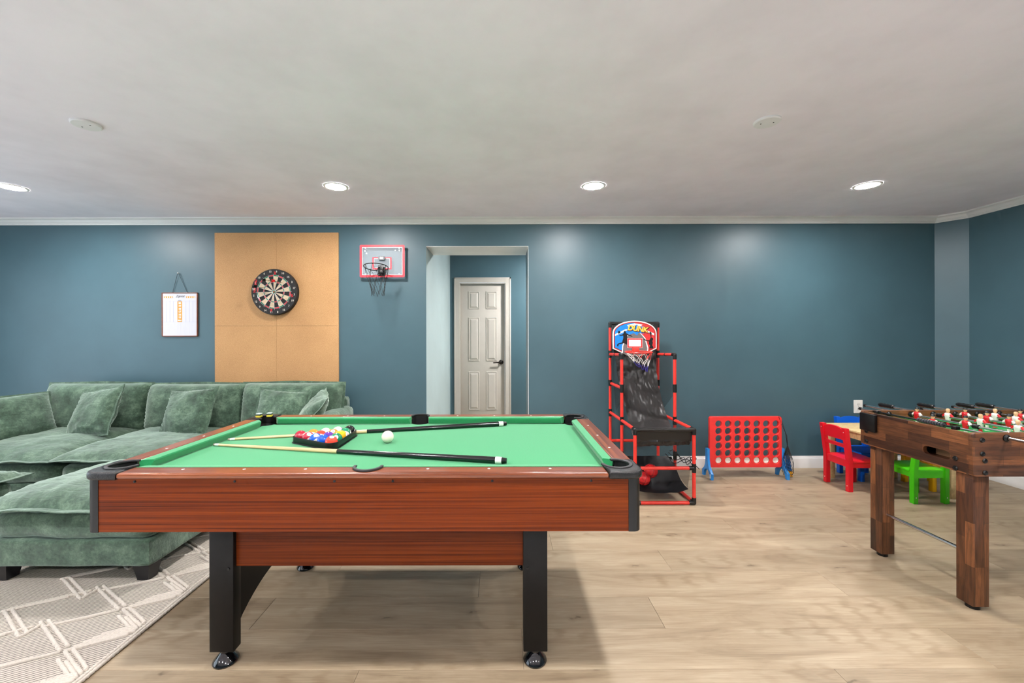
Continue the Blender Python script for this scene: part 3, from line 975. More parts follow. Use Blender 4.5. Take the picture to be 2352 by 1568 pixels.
def throw(label, w_, loc, rot, seed, th=.17):
    o = tuck(None, w_, w_, th, seed, loc, rot, 'throw_pillow', .014, .012, .07, 2.2)
    tag(o, label, 'pillow', 'green velvet pillows on the sofa')
throw('square green throw pillow on the leftmost sofa seat, tilted to the left', .43, (-3.53, 3.60, .665), (R(64), R(-10), R(-8)), 41)
throw('square green throw pillow leaning on the middle sofa back cushion', .42, (-2.73, 3.61, .665), (R(66), R(-4), R(-3)), 42)
throw('square green throw pillow on the right sofa seat, above the chalk cubes', .42, (-1.93, 3.61, .655), (R(66), R(4), R(4)), 43)
throw('green pillow leaning in the sofa corner by the right armrest', .42, (-1.66, 3.60, .655), (R(52), R(6), R(-66)), 44, .15)
o = tuck(None, .80, .40, .20, 45, (-4.12, 3.36, .635), (R(70), R(0), R(80)), 'arm_cushion', .014, .010, .03, 3.4)
tag(o, 'big dark green cushion leaning on the left armrest at the picture edge', 'pillow', 'green velvet pillows on the sofa')

def ottoman(label, x0, x1, y0, y1, seed):
    cx, cy = (x0 + x1) / 2, (y0 + y1) / 2
    t = thing('ottoman', label, 'ottoman', (cx, cy, RUGZ), group='green velvet ottomans on the rug')
    softbox(x1 - x0, y1 - y0, .145, .018, seed, .003, 0, 4, 14).out('base', VELVET, t, (0, 0, .153), smooth=70)
    softbox(x1 - x0 - .01, y1 - y0 - .01, .155, .055, seed + 1, .012, .015, 5, 14).out('lower_cushion', VELVET, t, (0, 0, .295), smooth=70)
    tuck(t, x1 - x0 + .05, y1 - y0 + .06, .20, seed + 2, (0, 0, .395), (0, 0, 0), 'top_cushion', .026, .012, .02, 3.0, .5, 34)
    for sx in (-1, 1):
        for sy in (-1, 1):
            part('leg', leg_me, BLKWOOD, t, (sx * ((x1 - x0) / 2 - .055), sy * ((y1 - y0) / 2 - .055), 0), sc=(1, 1, .9))
ottoman('green velvet ottoman on the rug, half hidden by the pool table corner', -2.76, -1.885, 2.215, 2.93, 50)
ottoman('green velvet ottoman of which only a cushion corner shows at the left picture edge', -4.12, -3.215, 1.92, 2.76, 60)

RX0, RX1, RY0, RY1 = -4.0, -1.60, .75, 3.0
rg = thing('rug', 'cream woven wool rug with raised zigzag cords under the ottoman', 'rug', (0, 0, 0))
B().box(RX0 + .012, RX1 - .012, RY0, RY1, .0003, .0075, .003, 2).out('weave', RUGBASE, rg)
cordc = {}
def cord(p, q, kind='bump', r=.0085):
    p, q = Vector(p + (0,)), Vector(q + (0,))
    L_ = round((q - p).length, 3)
    key = (kind, L_, r)
    if key not in cordc:
        if kind == 'bump':
            n_ = max(8, int(L_ / .0055)); rad = [r * (.80 + .28 * abs(sin(pi * i * L_ / n_ / .0175))) for i in range(n_ + 1)]
        else:
            n_ = max(6, int(L_ / .012)); rad = [r * (.94 + .08 * sin(i * 2.1)) for i in range(n_ + 1)]
        rad[0] *= .6; rad[-1] *= .6
        cordc[key] = B().tube([(L_ * i / n_, .0012 * sin(i * 1.7), 0) for i in range(n_ + 1)], rad, 6).me('cord', 180)
    part('cord', cordc[key], RUGCORD, rg, (p.x, p.y, .0085), (0, 0, math.atan2(q.y - p.y, q.x - p.x)))
PER = .266
def motif(mx):
    k = -4
    while k < 4:
        y = k * PER
        def inside(a): return RY0 + .03 < a[1] < RY1 - .03
        def C(a, e, kind='bump', r=.0085):
            a = (a[0], a[1] + y); e = (e[0], e[1] + y)
            if inside(a) and inside(e):
                cord(mx(a), mx(e), kind, r)
        for o_ in (0, .026):
            C((-2.40 + o_, 2.265 + o_ * .4), (-2.113 + o_ * .3, 2.081 + o_), 'smooth')
            C((-2.139 + o_, 2.186 + o_ * .4), (-1.845 + o_ * .3, 2.0 + o_), 'smooth')
        C((-2.385, 2.003), (-2.125, 2.150)); C((-2.40, 1.985), (-2.19, 2.10))
        C((-2.113, 2.085), (-2.105, 2.175)); C((-2.09, 2.145), (-1.845, 2.262))
        # nested arrows towards the edge
        for j in range(5):
            x0 = -1.835 + .016 * j; y0_ = 2.000 + .024 * j
            d_ = (.185, .18, .16, .13, .10)[j]
            C((x0, y0_), (x0 + d_, y0_ + d_ * .54))
        for j in range(6):
            x0 = -1.815 + .030 * j + (.012 if j % 2 else 0); y0_ = 2.225 - .010 * j
            d_ = min(.13, -1.640 - x0)
            C((x0, y0_), (x0 + d_, y0_ - d_ * .63), 'smooth')
        C((-1.835, 2.005), (-1.655, 1.892), 'smooth'); C((-1.815, 2.018), (-1.645, 1.911), 'smooth')
        k += 1
motif(lambda p: p)
motif(lambda p: (-5.6 - p[0], p[1]))
for x in (RX1 - .010, RX1 - .026, RX0 + .010, RX0 + .026):
    cord((x, RY0 + .01), (x, RY1 - .01), 'bump', .0075)

# ------------------------------------------------------------------ things on the back wall
WT = YW - .0006
pb = thing('particle_board', 'tan particle board sheets fixed to the wall behind the dartboard', 'board', (0, WT, 0))
a0, a1 = W(493.5, 0, 4.15).x, W(778, 0, 4.15).x
mid = (a0 + a1) / 2
zt, zm, zb = W(0, 533, 4.15).z, W(0, 747, 4.15).z, .505
for x0, x1 in ((a0, mid - .0006), (mid + .0006, a1)):
    for z0, z1 in ((zm + .0005, zt), (zb, zm - .0005)):
        B().box(x0, x1, -.011, 0, z0, z1, .0008, 1).out('panel', MDF, pb)

# dartboard
DF = YW - .0125 - .052
dc = W(629.5, 669, DF)
db = thing('dartboard', 'round black and cream dartboard with red and green rings', 'dartboard', (dc.x, YW - .0125, dc.z))
DRr = .226
my = Matrix.Rotation(pi / 2, 4, 'X')
B().lathe([(DRr - .004, 0), (DRr, .004), (DRr, .048), (DRr - .004, .052), (.001, .052)], 64, my).out('body', M('dartboard_black', (24, 23, 23), .7, var=(40, .15)), db)
DCOL = {'black': M('sisal_black', (28, 26, 25), .9), 'cream': M('sisal_cream', (196, 176, 148), .9, var=(60, .08)), 'red': M('sisal_red', (196, 34, 40), .85), 'green': M('sisal_green', (20, 112, 80), .85), 'wire': M('dart_wire', (206, 208, 212), .3, .7)}
k_ = DRr / .226
rings_ = [(.016, .094), (.094, .1035), (.1035, .155), (.155, .166)]
for q in range(20):
    c0 = R(82.5 - 9 - 18 * q); c1 = c0 + R(18)         # q=0 is the wedge numbered 6
    for ri, (r0, r1) in enumerate(rings_):
        dark = q % 2 == 1
        col = ('black' if dark else 'cream') if ri in (0, 2) else ('red' if dark else 'green')
        n_ = 4
        lp = [(r0 * cos(c0 + (c1 - c0) * t / n_), r0 * sin(c0 + (c1 - c0) * t / n_)) for t in range(n_ + 1)]
        lp += [(r1 * cos(c1 + (c0 - c1) * t / n_), r1 * sin(c1 + (c0 - c1) * t / n_)) for t in range(n_ + 1)]
        sb_ = B()
        v0 = [(x, -.0530, z) for x, z in lp] + [(x, -.0518, z) for x, z in lp]
        k2 = len(lp)
        sb_.add(v0, [tuple(range(k2)), tuple(range(2 * k2 - 1, k2 - 1, -1))] + [(i, (i + 1) % k2, k2 + (i + 1) % k2, k2 + i) for i in range(k2)])
        sb_.out('segment', DCOL[col], db, smooth=None)
B().lathe([(.0165, .0525), (.0165, .0535), (.007, .0535)], 24, my, caps=False).out('outer_bull', DCOL['green'], db)
B().lathe([(.007, .0525), (.007, .0545), (.0005, .0545)], 20, my).out('bullseye', DCOL['red'], db)
wr = B()
for r_ in (.0165, .094, .1035, .155, .166):
    wr.tube([(r_ * cos(2 * pi * i / 48), -.0535, r_ * sin(2 * pi * i / 48)) for i in range(48)], .0011, 5, True)
for q in range(20):
    c0 = R(82.5 - 9 - 18 * q)
    wr.tube([(.0165 * cos(c0), -.0535, .0165 * sin(c0)), (.178 * cos(c0), -.0535, .178 * sin(c0))], .0011, 5)
wr.out('wire_spider', DCOL['wire'], db)
nums = [6, 10, 15, 2, 17, 3, 19, 7, 16, 8, 11, 14, 9, 12, 5, 20, 1, 18, 4, 13]
NUMC = M('number_grey', (206, 198, 186), .6)
for q, nr in enumerate(nums):
    a = R(82.5 - 18 * q)
    part('number', text(str(nr), .027, .001, bold=.0004), NUMC, db, (.202 * cos(a), -.0532, .202 * sin(a)), (pi / 2, 0, 0))
REDL = M('red_print', (206, 26, 36), .6)
part('lettering', text('WINMAU', .032, .001, shear=.2, space=.95, bold=.001), REDL, db, (-.183, -.0531, .055), (pi / 2, R(-83), 0))
for a, sz in ((86, .03), (-98, .03), (-12, .03)):
    part('lettering', text('W', sz, .001, shear=.2, bold=.001), REDL, db, (.183 * cos(R(a)), -.0531, .183 * sin(R(a))), (pi / 2, R(-88 if a != -12 else -100), 0))
# three darts
def dart(px, py, dx, dz, flight, label):
    p = W(px, py, DF)
    t = thing('dart', label, 'dart', (p.x, DF - .001, p.z), group='darts in the dartboard')
    d = Vector((dx, -1, dz)).normalized()
    def q(s): return tuple(d * s)
    B().tube([q(-.006), q(.03)], [.0006, .0014], 8).out('point', CHROME, t)
    B().tube([q(.03), q(.034), q(.078), q(.082)], [.0018, .0034, .0034, .002], 10).out('barrel', M('dart_brass', (134, 112, 78), .35, .6), t)
    B().tube([q(.082), q(.12)], .0017, 8).out('shaft', BLACKP, t)
    b = B(); sd = d.orthogonal().normalized(); up = d.cross(sd)
    for v_ in (sd, up):
        A = d * .105; C = d * .14
        for s_ in (-1, 1):
            f = [A, A + v_ * .017 * s_ + d * .012, C + v_ * .017 * s_, C]
            th_ = d.cross(v_) * .0004
            b.add([x + th_ for x in f] + [x - th_ for x in f], [(0, 1, 2, 3), (7, 6, 5, 4), (0, 4, 5, 1), (1, 5, 6, 2), (2, 6, 7, 3), (3, 7, 4, 0)])
    b.out('flight', flight, t)
dart(652, 649, -.30, .06, REDL, 'dart with a dark red flight near the dartboard top')
dart(613, 661, -.42, .05, BLACKP, 'dart with a dark flight on the left half of the dartboard')
dart(633, 645, -.40, -.02, BLACKP, 'dart with a dark flight on the inner green ring, upper dartboard')

# score board on a cord
SD = YW - .012
s0, s1 = W(371.5, 670, SD), W(454, 771, SD)
sc_ = thing('score_board', 'white dart score board with a thin brown frame hanging by a cord', 'score board', ((s0.x + s1.x) / 2, WT, (s0.z + s1.z) / 2))
sw, sh = s1.x - s0.x, s0.z - s1.z
WB = M('whiteboard', (196, 195, 202), .14, var=(6, .01))
B().box(-sw / 2 + .004, sw / 2 - .004, -.010, -.001, -sh / 2 + .004, sh / 2 - .004).out('panel', WB, sc_)
FRM = M('brown_frame', (120, 66, 44), .35, var=(40, .1))
for a in ((-sw / 2, -sw / 2 + .009, -sh / 2, sh / 2), (sw / 2 - .009, sw / 2, -sh / 2, sh / 2), (-sw / 2, sw / 2, -sh / 2, -sh / 2 + .009), (-sw / 2, sw / 2, sh / 2 - .009, sh / 2)):
    B().box(a[0], a[1], -.015, -.001, a[2], a[3], .002).out('frame_bar', FRM, sc_)
GOLD = M('gold_print', (204, 142, 44), .5)
LINE = M('blue_line_print', (150, 152, 190), .5)
def flat(name, x0, x1, z0, z1, mat, y=-.0103):
    B().box(x0, x1, y - .0002, y + .0004, z0, z1).out(name, mat, sc_, smooth=None)
def u(f): return -sw / 2 + sw * f
def v(f): return sh / 2 - sh * f
flat('number_column', u(.435), u(.565), v(.67), v(.20), GOLD)
for x in (.125, .225, .325, .67, .77, .87):
    flat('ruled_line', u(x) - .0006, u(x) + .0006, v(.67), v(.175 if x in (.225, .77) else .20), LINE)
for z in (.20, .67):
    flat('ruled_line', u(.02), u(.98), v(z) - .0006, v(z) + .0006, LINE)
for x in (.45, .53, .61, .69, .77, .85):
    flat('ruled_line', u(x) - .0003, u(x) + .0003, v(.95), v(.69), M('faint_line', (208, 208, 222), .5))
for q, s_ in enumerate(('20', '19', '18', '17', '16', '15', 'BULL')):
    part('number', text(s_, .026 if len(s_) < 3 else .016, .0005, bold=.0009), WHITE, sc_, (u(.5), -.0109, v(.24 + .0655 * q)), (pi / 2, 0, 0))
part('lettering', text('Zqmist', .034, .0005, shear=.35, space=.9), INK, sc_, (u(.51), -.0107, v(.085)), (pi / 2, 0, 0))
part('lettering', text('CRICKET', .0085, .0005), INK, sc_, (u(.5), -.0107, v(.178)), (pi / 2, 0, 0))
for x in (.06, .68):
    flat('name_strip', u(x), u(x + .25), v(.125), v(.085), GOLD)
    for q in range(4):
        flat('strip_mark', u(x + .03 + q * .06), u(x + .05 + q * .06), v(.12), v(.09), WHITE, -.0106)
    flat('ruled_line', u(x), u(x + .25), v(.155), v(.150), M('faint_line', (208, 208, 222), .5))
nl = W(411.5, 626, YW)
nx_, nz_ = nl.x - sc_.location.x, nl.z - sc_.location.z
B().tube([(-.075, -.006, sh / 2 - .003), (nx_ - .004, -.012, nz_), (nx_ + .004, -.012, nz_), (.075, -.006, sh / 2 - .003)], .0021, 8).out('cord', M('dark_cord', (42, 58, 62), .8), sc_)
B().tube([(nx_, 0, nz_), (nx_, -.018, nz_ + .002)], [.0025, .005], 10).out('nail', WHITE, sc_)

# mini basketball hoop with clear backboard
HD = YW - .05
h0, h1 = W(827, 562, HD), W(930, 636, HD)
hp = thing('mini_hoop', 'small clear backboard with red border and black hoop on the wall', 'basketball hoop', ((h0.x + h1.x) / 2, WT, (h0.z + h1.z) / 2))
hw, hh = h1.x - h0.x, h0.z - h1.z
ACR, an, al, ab = nt('clear_acrylic')
ab.inputs['Base Color'].default_value = (.80, .86, .92, 1)
ab.inputs['Roughness'].default_value = .08
ab.inputs['Alpha'].default_value = .15
ab.inputs['Coat Weight'].default_value = .4
part('backboard', shape([rrect(-hw / 2, hw / 2, -hh / 2, hh / 2, .012)], .004, .0008), ACR, hp, (0, -.050, 0), (pi / 2, 0, 0))
BRED = M('red_border', (226, 52, 66), .45)
part('border', shape([rrect(-hw / 2, hw / 2, -hh / 2, hh / 2, .012), rrect(-hw / 2 + .022, hw / 2 - .022, -hh / 2 + .022, hh / 2 - .022, .003)], .0022), BRED, hp, (0, -.0536, 0), (pi / 2, 0, 0))
part('border_line', shape([rrect(-hw / 2 + .021, hw / 2 - .021, -hh / 2 + .021, hh / 2 - .021, .003), rrect(-hw / 2 + .026, hw / 2 - .026, -hh / 2 + .026, hh / 2 - .026, .003)], .0014), WHITE, hp, (0, -.0533, 0), (pi / 2, 0, 0))
ux0, ux1, uz0, uz1 = W(856, 0, HD).x - hp.location.x, W(900, 0, HD).x - hp.location.x, W(0, 618, HD).z - hp.location.z, W(0, 590, HD).z - hp.location.z
part('target_square', shape([rrect(ux0, ux1, uz0, uz1, .006), rrect(ux0 + .016, ux1 - .016, uz0 + .014, uz1 - .012, .002)], .0022), BRED, hp, (0, -.0536, 0), (pi / 2, 0, 0))
part('target_line', shape([rrect(ux0 + .016, ux1 - .016, uz0 + .014, uz1 - .012, .002), rrect(ux0 + .019, ux1 - .019, uz0 + .017, uz1 - .015, .002)], .0014), WHITE, hp, (0, -.0533, 0), (pi / 2, 0, 0))
for x in (-.165, .165):
    for z in (hh / 2 - .035, -hh / 2 + .035):
        B().tube([(x, -.0005, z), (x, -.0475, z)], .007, 10).out('standoff', M('clear_bracket', (150, 160, 166), .3), hp)
for x, z in ((-.17, .10), (.13, .105), (.17, .105), (.17, .13), (-.165, .13), (-.155, .075)):
    B().lathe([(.008, 0), (.008, .004), (.004, .007), (.0001, .007)], 12, Matrix.Rotation(pi / 2, 4, 'X')).out('bolt', M('clear_bolt', (226, 228, 226), .25), hp, (x, -.0522, z))
hx_ = (W(878, 0, HD).x - hp.location.x)
hz_ = -.085
cpart = part('score_counter', shape([rrect(-.034, .034, -.02, .02, .015)], .02, .004), M('counter_grey', (104, 106, 110), .4), hp, (hx_ , -.062, .027), (pi / 2, 0, 0))
part('digits', text('08', .03, .001, bold=.0006), WHITE, hp, (hx_, -.0728, .026), (pi / 2, 0, 0))
B().box(hx_ - .036, hx_ + .036, -.068, -.054, hz_ - .06, hz_ + .045, .004).box(hx_ - .022, hx_ + .022, -.10, -.066, hz_ - .045, hz_ - .012, .004).out('mount', BLACKP, hp)
for x in (-.026, .026):
    for z in (-.05, .03):
        B().lathe([(.006, 0), (.005, .003), (.0001, .004)], 10, Matrix.Rotation(pi / 2, 4, 'X')).out('mount_bolt', CHROME, hp, (hx_ + x, -.068, hz_ + z))
rc = W(864.5, 613, HD - .14)
rx, ry, rz_ = hx_ - .012, -.205, rc.z - hp.location.z
RR = .112
B().tube([(rx + RR * cos(2 * pi * i / 40), ry + RR * sin(2 * pi * i / 40), rz_ + .018 * sin(2 * pi * i / 40) * -1) for i in range(40)], .0045, 8, True).tube([(hx_ - .02, -.068, hz_ + .03), (rx - .03, ry + RR * .96, rz_ - .016)], .004, 8).tube([(hx_ + .02, -.068, hz_ + .03), (rx + .03, ry + RR * .96, rz_ - .016)], .004, 8).out('rim', BLACKP, hp)
nb = B()
for i in range(8):
    for s_ in (-1, 1):
        pts = []
        for k in range(9):
            f = k / 8
            a = 2 * pi * (i + s_ * f * 1.5) / 8
            r_ = RR * (1 - .48 * min(1, f * 1.15)) + .004 * sin(9 * f + i)
            pts.append((rx + .02 * f + r_ * cos(a), ry + r_ * sin(a), rz_ - .27 * f - .016 * sin(a) * (1 - f) + (.012 * sin(3 * i) * f)))
        nb.tube(pts, .0019, 5)
nb.out('net', M('black_net', (22, 24, 24), .7), hp)

# wall outlet
oc = W(1970, 935, YW)
ot = thing('wall_outlet', 'white double power outlet plate on the teal wall', 'outlet', (oc.x, WT, oc.z))
part('plate', shape([rrect(-.0435, .0435, -.065, .065, .004)], .006, .002), WHITE, ot, (0, -.003, 0), (pi / 2, 0, 0))
for s_ in (-1, 1):
    oo = part('socket', shape([rrect(-.0165, .0165, -.0145, .0145, .011)], .003, .0008), M('socket_white', (228, 226, 220), .4), ot, (0, -.0066, s_ * .0215), (pi / 2, 0, 0))
    for x, h_ in ((-.006, .009), (.006, .007)):
        B().box(x - .001, x + .001, -h_ / 2 + .002, h_ / 2 + .002, .0012, .0019).out('slot', INK, oo)
    B().lathe([(.0024, .0012), (.0024, .0019)], 10).out('slot', INK, oo, (0, -.0075, 0))
B().lathe([(.003, 0), (.003, .0012)], 10, Matrix.Rotation(pi / 2, 4, 'X')).out('screw', CHROME, ot, (0, -.006, 0))

# ------------------------------------------------------------------ arcade basketball frame
AXL, AXR, AY0, AY1, AY2 = 1.035, 1.495, 3.25, 3.61, 4.0
ar = thing('arcade_hoop', 'red and black tube frame basketball arcade game with dunk backboard', 'basketball game', (1.265, 3.62, 0))
def A3(x, y, z): return (x - 1.265, y - 3.62, z)
TUBE = M('red_tube', (232, 58, 48), .3, var=(20, .04))
JOINT = M('black_joint', (20, 21, 21), .35)
TR = .0135
def pipe(p, q):
    B().tube([A3(*p), A3(*q)], TR, 14).out('tube', TUBE, ar)
def joint(p, q):
    B().tube([A3(*p), A3(*q)], TR * 1.22, 14).out('joint', JOINT, ar)
def elbow(p, *dirs):
    b = B()
    t = bmesh.new(); bmesh.ops.create_uvsphere(t, u_segments=12, v_segments=8, radius=TR * 1.24)
    b.merge(t, Matrix.Translation(A3(*p)))
    for d in dirs:
        q = tuple(p[i] + d[i] * .04 for i in range(3))
        b.tube([A3(*p), A3(*q)], TR * 1.22, 14)
    b.out('joint', JOINT, ar, smooth=60)
ZT, ZMID, ZF, ZR = 1.441, 1.157, .587, .287
for x, s in ((AXL, 1), (AXR, -1)):
    pipe((x, AY2, .016), (x, AY2, ZT)); pipe((x, AY1, .016), (x, AY1, ZMID)); pipe((x, AY0, .016), (x, AY0, ZF))
    pipe((x, AY2, 1.144), (x, AY1, ZMID)); pipe((x, AY2, ZF), (x, AY0, ZF)); pipe((x, AY2, .016), (x, AY0, .016))
    elbow((x, AY2, ZT), (s, 0, 0), (0, 0, -1)); elbow((x, AY1, ZMID), (0, 1, 0), (0, 0, -1)); elbow((x, AY0, ZF), (s, 0, 0), (0, 0, -1), (0, 1, 0))
    elbow((x, AY0, .017), (s, 0, 0), (0, 0, 1), (0, 1, 0)); elbow((x, AY2, .017), (s, 0, 0), (0, 0, 1), (0, -1, 0))
    joint((x, AY2, 1.11), (x, AY2, 1.18)); joint((x, AY2, .84), (x, AY2, .90)); joint((x, AY1, .83), (x, AY1, .90)); joint((x, AY2, .55), (x, AY2, .62)); joint((x, AY1, .55), (x, AY1, .62))
    joint((x, AY0, ZR - .035), (x, AY0, ZR + .035)); joint((x, AY1, .25), (x, AY1, .32)); joint((x, AY1, .005), (x, AY1, .05))
    joint((x, 3.80, 1.1495), (x, 3.815, 1.149))
pipe((AXL, AY2, .868), (AXL, AY1, .868)); joint((AXL, AY2 - .05, .868), (AXL, AY2, .868))
pipe((AXL, AY2, ZT), (AXR, AY2, ZT)); pipe((AXL, AY2, .315), (AXR, AY2, .315)); pipe((AXL, AY0, ZF), (AXR, AY0, ZF))
pipe((AXL, AY0, ZR), (AXR, AY0, ZR)); pipe((AXL, AY0, .016), (AXR, AY0, .016)); pipe((AXL, AY2, .016), (AXR, AY2, .016))
for xx, s in ((AXL, 1), (AXR, -1)):
    joint((xx, AY0, ZR), (xx + s * .04, AY0, ZR))
CLOTH = M('black_nylon', (20, 18, 17), .36, var=(8, .15), sheen=.1, spec=.5)
path = [(3.985, 1.435), (3.965, 1.2), (3.93, 1.0), (3.86, .86), (3.74, .72), (3.60, .58), (3.48, .49), (3.38, .455), (3.29, .455), (3.268, .50), (3.25, .602)]
def along(pth, t):
    t *= len(pth) - 1; i = min(int(t), len(pth) - 2); f = t - i
    return tuple(pth[i][k] * (1 - f) + pth[i + 1][k] * f for k in range(2))
def sheet(u_, v_):
    y, z = along(path, v_)
    nar = .012 + .045 * sin(pi * min(1, v_ * 1.15)) if v_ < .87 else .012
    x = AXL + nar + (AXR - AXL - 2 * nar) * u_
    k = .034 * frac((x * 1.2, y * .5, z), 7, 3) + .020 * abs(frac((x, y, z), 15, 5)) + .008 * frac((x * 2, y, z), 30, 6)
    k -= .035 * sin(pi * u_) * sin(pi * v_) * .5
    return A3(x, y - k * .8 if v_ < .9 else y, z - k * .4 * (1 if .05 < v_ < .9 else 0))
B().grid(sheet, 48, 110).out('ramp_cloth', CLOTH, ar, smooth=80)
B().tube([A3(AXL + .03, AY2, ZT), A3(AXR - .03, AY2, ZT)], TR * 1.15, 12).out('cloth_hem', CLOTH, ar)
B().tube([A3(AXL + .03, AY0 - .003, ZF + .001), A3(AXR - .03, AY0 - .003, ZF + .001)], TR * 1.12, 12).out('cloth_hem', CLOTH, ar)
MESH, mn, ml, mb = nt('black_mesh_net')
mb.inputs['Base Color'].default_value = (.02, .02, .02, 1)
mb.inputs['Alpha'].default_value = .42
mb.inputs['Roughness'].default_value = .7
def side(x, pts):
    b = B()
    b.add([A3(x + .003 * sin(9 * p[1]), p[0], p[1]) for p in pts], [tuple(range(len(pts)))])
    b.out('side_net', MESH, ar)
side(AXR - .018, [(3.98, 1.14), (3.62, 1.15), (3.61, .80), (3.86, .62), (3.96, .9)])
side(AXR - .016, [(3.62, .58), (3.27, .57), (3.27, .30), (3.33, .10), (3.56, .16)])
side(AXL + .018, [(3.98, 1.14), (3.62, 1.15), (3.61, .80), (3.86, .62), (3.96, .9)])
def bag(u_, v_):
    x = AXL + .02 + (AXR - AXL - .045) * u_
    y = 3.62 - .33 * v_
    z = .275 * (1 - v_) + .075 * v_ - .07 * sin(pi * v_) * (.6 + .4 * sin(pi * u_)) + .03 * abs(2 * u_ - 1) ** 2 * v_ + .008 * frac((x, y, 0), 14, 8)
    return A3(x, y, max(z, .03))
B().grid(bag, 24, 24).out('ball_net_cloth', M('black_bag_cloth', (20, 20, 22), .45, var=(12, .2)), ar, smooth=80)
cb = B()
rng = random.Random(5)
p0 = Vector(A3(AXR + .01, 3.30, ZR + .03))
for k in range(4):
    pts = []
    for i in range(14):
        f = i / 13
        pts.append((p0.x - .17 * f + .02 * sin(7 * f + k * 2), p0.y + .05 * f + .02 * cos(5 * f + k), p0.z + .10 * f * (1 - k * .35) + .022 * sin(11 * f + k * 1.4)))
    cb.tube(pts, .0028, 6)
cb.tube([(p0.x + .005 + .022 * cos(2 * pi * i / 20), p0.y - .008, p0.z + .03 + .018 * sin(2 * pi * i / 20)) for i in range(20)], .003, 6, True)
cb.tube([tuple(p0), (p0.x + .03, p0.y - .01, p0.z - .03), (p0.x + .055, p0.y, p0.z - .055)], .003, 6)
cb.out('cord', BLACKP, ar)
# printed backboard
BBY = 3.945
b0 = W(1457.5, 780, BBY)
bz = lambda py: W(0, py, BBY).z - b0.z
bx = lambda px: W(px, 0, BBY).x - b0.x
def board_outline(ins):
    pts = [(bx(1407) + ins, bz(801) + ins * .6), (bx(1441) + ins * .4, bz(817) + ins), (bx(1475) - ins * .4, bz(817) + ins), (bx(1508) - ins, bz(801) + ins * .6), (bx(1508) - ins, bz(767))]
    x1_, z1_, zt_ = bx(1508) - ins, bz(767), bz(737) - ins
    for i in range(1, 20):
        a = pi * i / 20
        pts.append((x1_ * cos(a), z1_ + (zt_ - z1_) * sin(a) ** .9))
    pts.append((bx(1407) + ins, bz(767)))
    return pts
def onb(name, poly, mat, lvl, holes=()):
    return part(name, shape([poly] + list(holes), .0008 if lvl else .008), mat, bbp, (0, -.0044 - lvl * .0006 if lvl else 0, 0), (0, 0, 0) if False else (pi / 2, 0, 0))
bbp = part('backboard', shape([board_outline(0)], .008, .001), WHITE, ar, A3(b0.x, BBY, b0.z), (0, 0, 0))
bbp.data = bbp.data.copy()
bbp.data.transform(Matrix.Rotation(pi / 2, 4, 'X'))
PRED, PBLUE, PBLK, PGRY = M('print_red', (206, 52, 52), .35), M('print_blue', (24, 128, 214), .35), M('print_black', (18, 18, 20), .35), M('print_grey', (112, 106, 104), .35)
onb('print_edge', board_outline(.010), PRED, 1)
onb('print_line', board_outline(.017), PBLK, 2)
def clip(poly, f):
    "keep the points of a convex-ish outline with f(x) limits"
    return [(f(x), z) for x, z in poly]
inn = board_outline(.020)
onb('print_field', [(min(x, 0), z) for x, z in inn], PBLUE, 3)
onb('print_field', [(max(x, 0), z) for x, z in inn], PRED, 3)
arcp = [(bx(1430) + 0, bz(812)), (bx(1431), bz(795)), (bx(1438), bz(775)), (bx(1450), bz(764)), (bx(1458), bz(762)), (bx(1470), bz(766)), (bx(1480), bz(778)), (bx(1486), bz(800)), (bx(1485), bz(811)), (bx(1475), bz(815)), (bx(1441), bz(815))]
onb('print_court', [(x * 1.09, z + .004) for x, z in arcp], WHITE, 4)
onb('print_court', arcp, PGRY, 5)
onb('print_stripe', [(bx(1412), bz(768)), (bx(1412), bz(772)), (bx(1446), bz(757)), (bx(1446), bz(752))], WHITE, 4)
onb('print_stripe', [(bx(1480), bz(757)), (bx(1480), bz(761)), (bx(1502), bz(771)), (bx(1502), bz(766))], WHITE, 4)
onb('print_rays', [(bx(1440), bz(747)), (bx(1446), bz(755)), (bx(1468), bz(755)), (bx(1475), bz(746)), (bx(1457), bz(743))], WHITE, 4)
star = []
for i in range(18):
    a = 2 * pi * i / 18
    r_ = (.075, .045)[i % 2]
    star.append((r_ * 1.5 * cos(a) + bx(1458), r_ * .72 * sin(a) + bz(758)))
onb('print_burst', star, PBLUE, 6)
for k, (mt, off, bd) in enumerate(((PBLK, (.003, -.003), .007), (M('print_orange', (246, 140, 40), .35), (0, 0), .0035), (M('print_yellow', (252, 214, 92), .35), (0, .001), .0005))):
    part('lettering', text('DUNK', .066, .0008, shear=.12, space=.98, bold=bd), mt, bbp, (bx(1464) + off[0], -.0086 - .0006 * k, bz(756) + off[1]), (pi / 2, R(7), 0))
def P2(lst): return [(bx(1380 + x / 9.8), bz(720 + y / 9.8)) for x, y in lst]
pl1 = [(405, 385), (440, 420), (425, 450), (400, 455), (412, 490), (470, 480), (512, 445), (512, 400), (540, 392), (560, 415), (555, 445), (590, 455), (700, 512), (712, 532), (690, 525), (590, 490), (588, 560), (592, 640), (580, 705), (520, 670), (400, 690), (380, 745), (360, 738), (365, 690), (395, 672), (470, 655), (500, 560), (500, 500), (420, 508), (392, 460), (378, 420)]
onb('print_player', P2(pl1), PBLK, 6)
pl2 = [(1105, 410), (1140, 440), (1132, 475), (1130, 545), (1165, 552), (1170, 590), (1150, 620), (1165, 660), (1150, 720), (1175, 760), (1170, 790), (1085, 790), (1100, 720), (1072, 690), (1080, 635), (1010, 620), (945, 578), (960, 570), (1030, 605), (1085, 605), (1118, 545), (1108, 478), (1082, 440)]
onb('print_player', P2(pl2), PBLK, 6)
onb('target_square', rrect(bx(1440), bx(1475), bz(799), bz(777), .003), WHITE, 7)
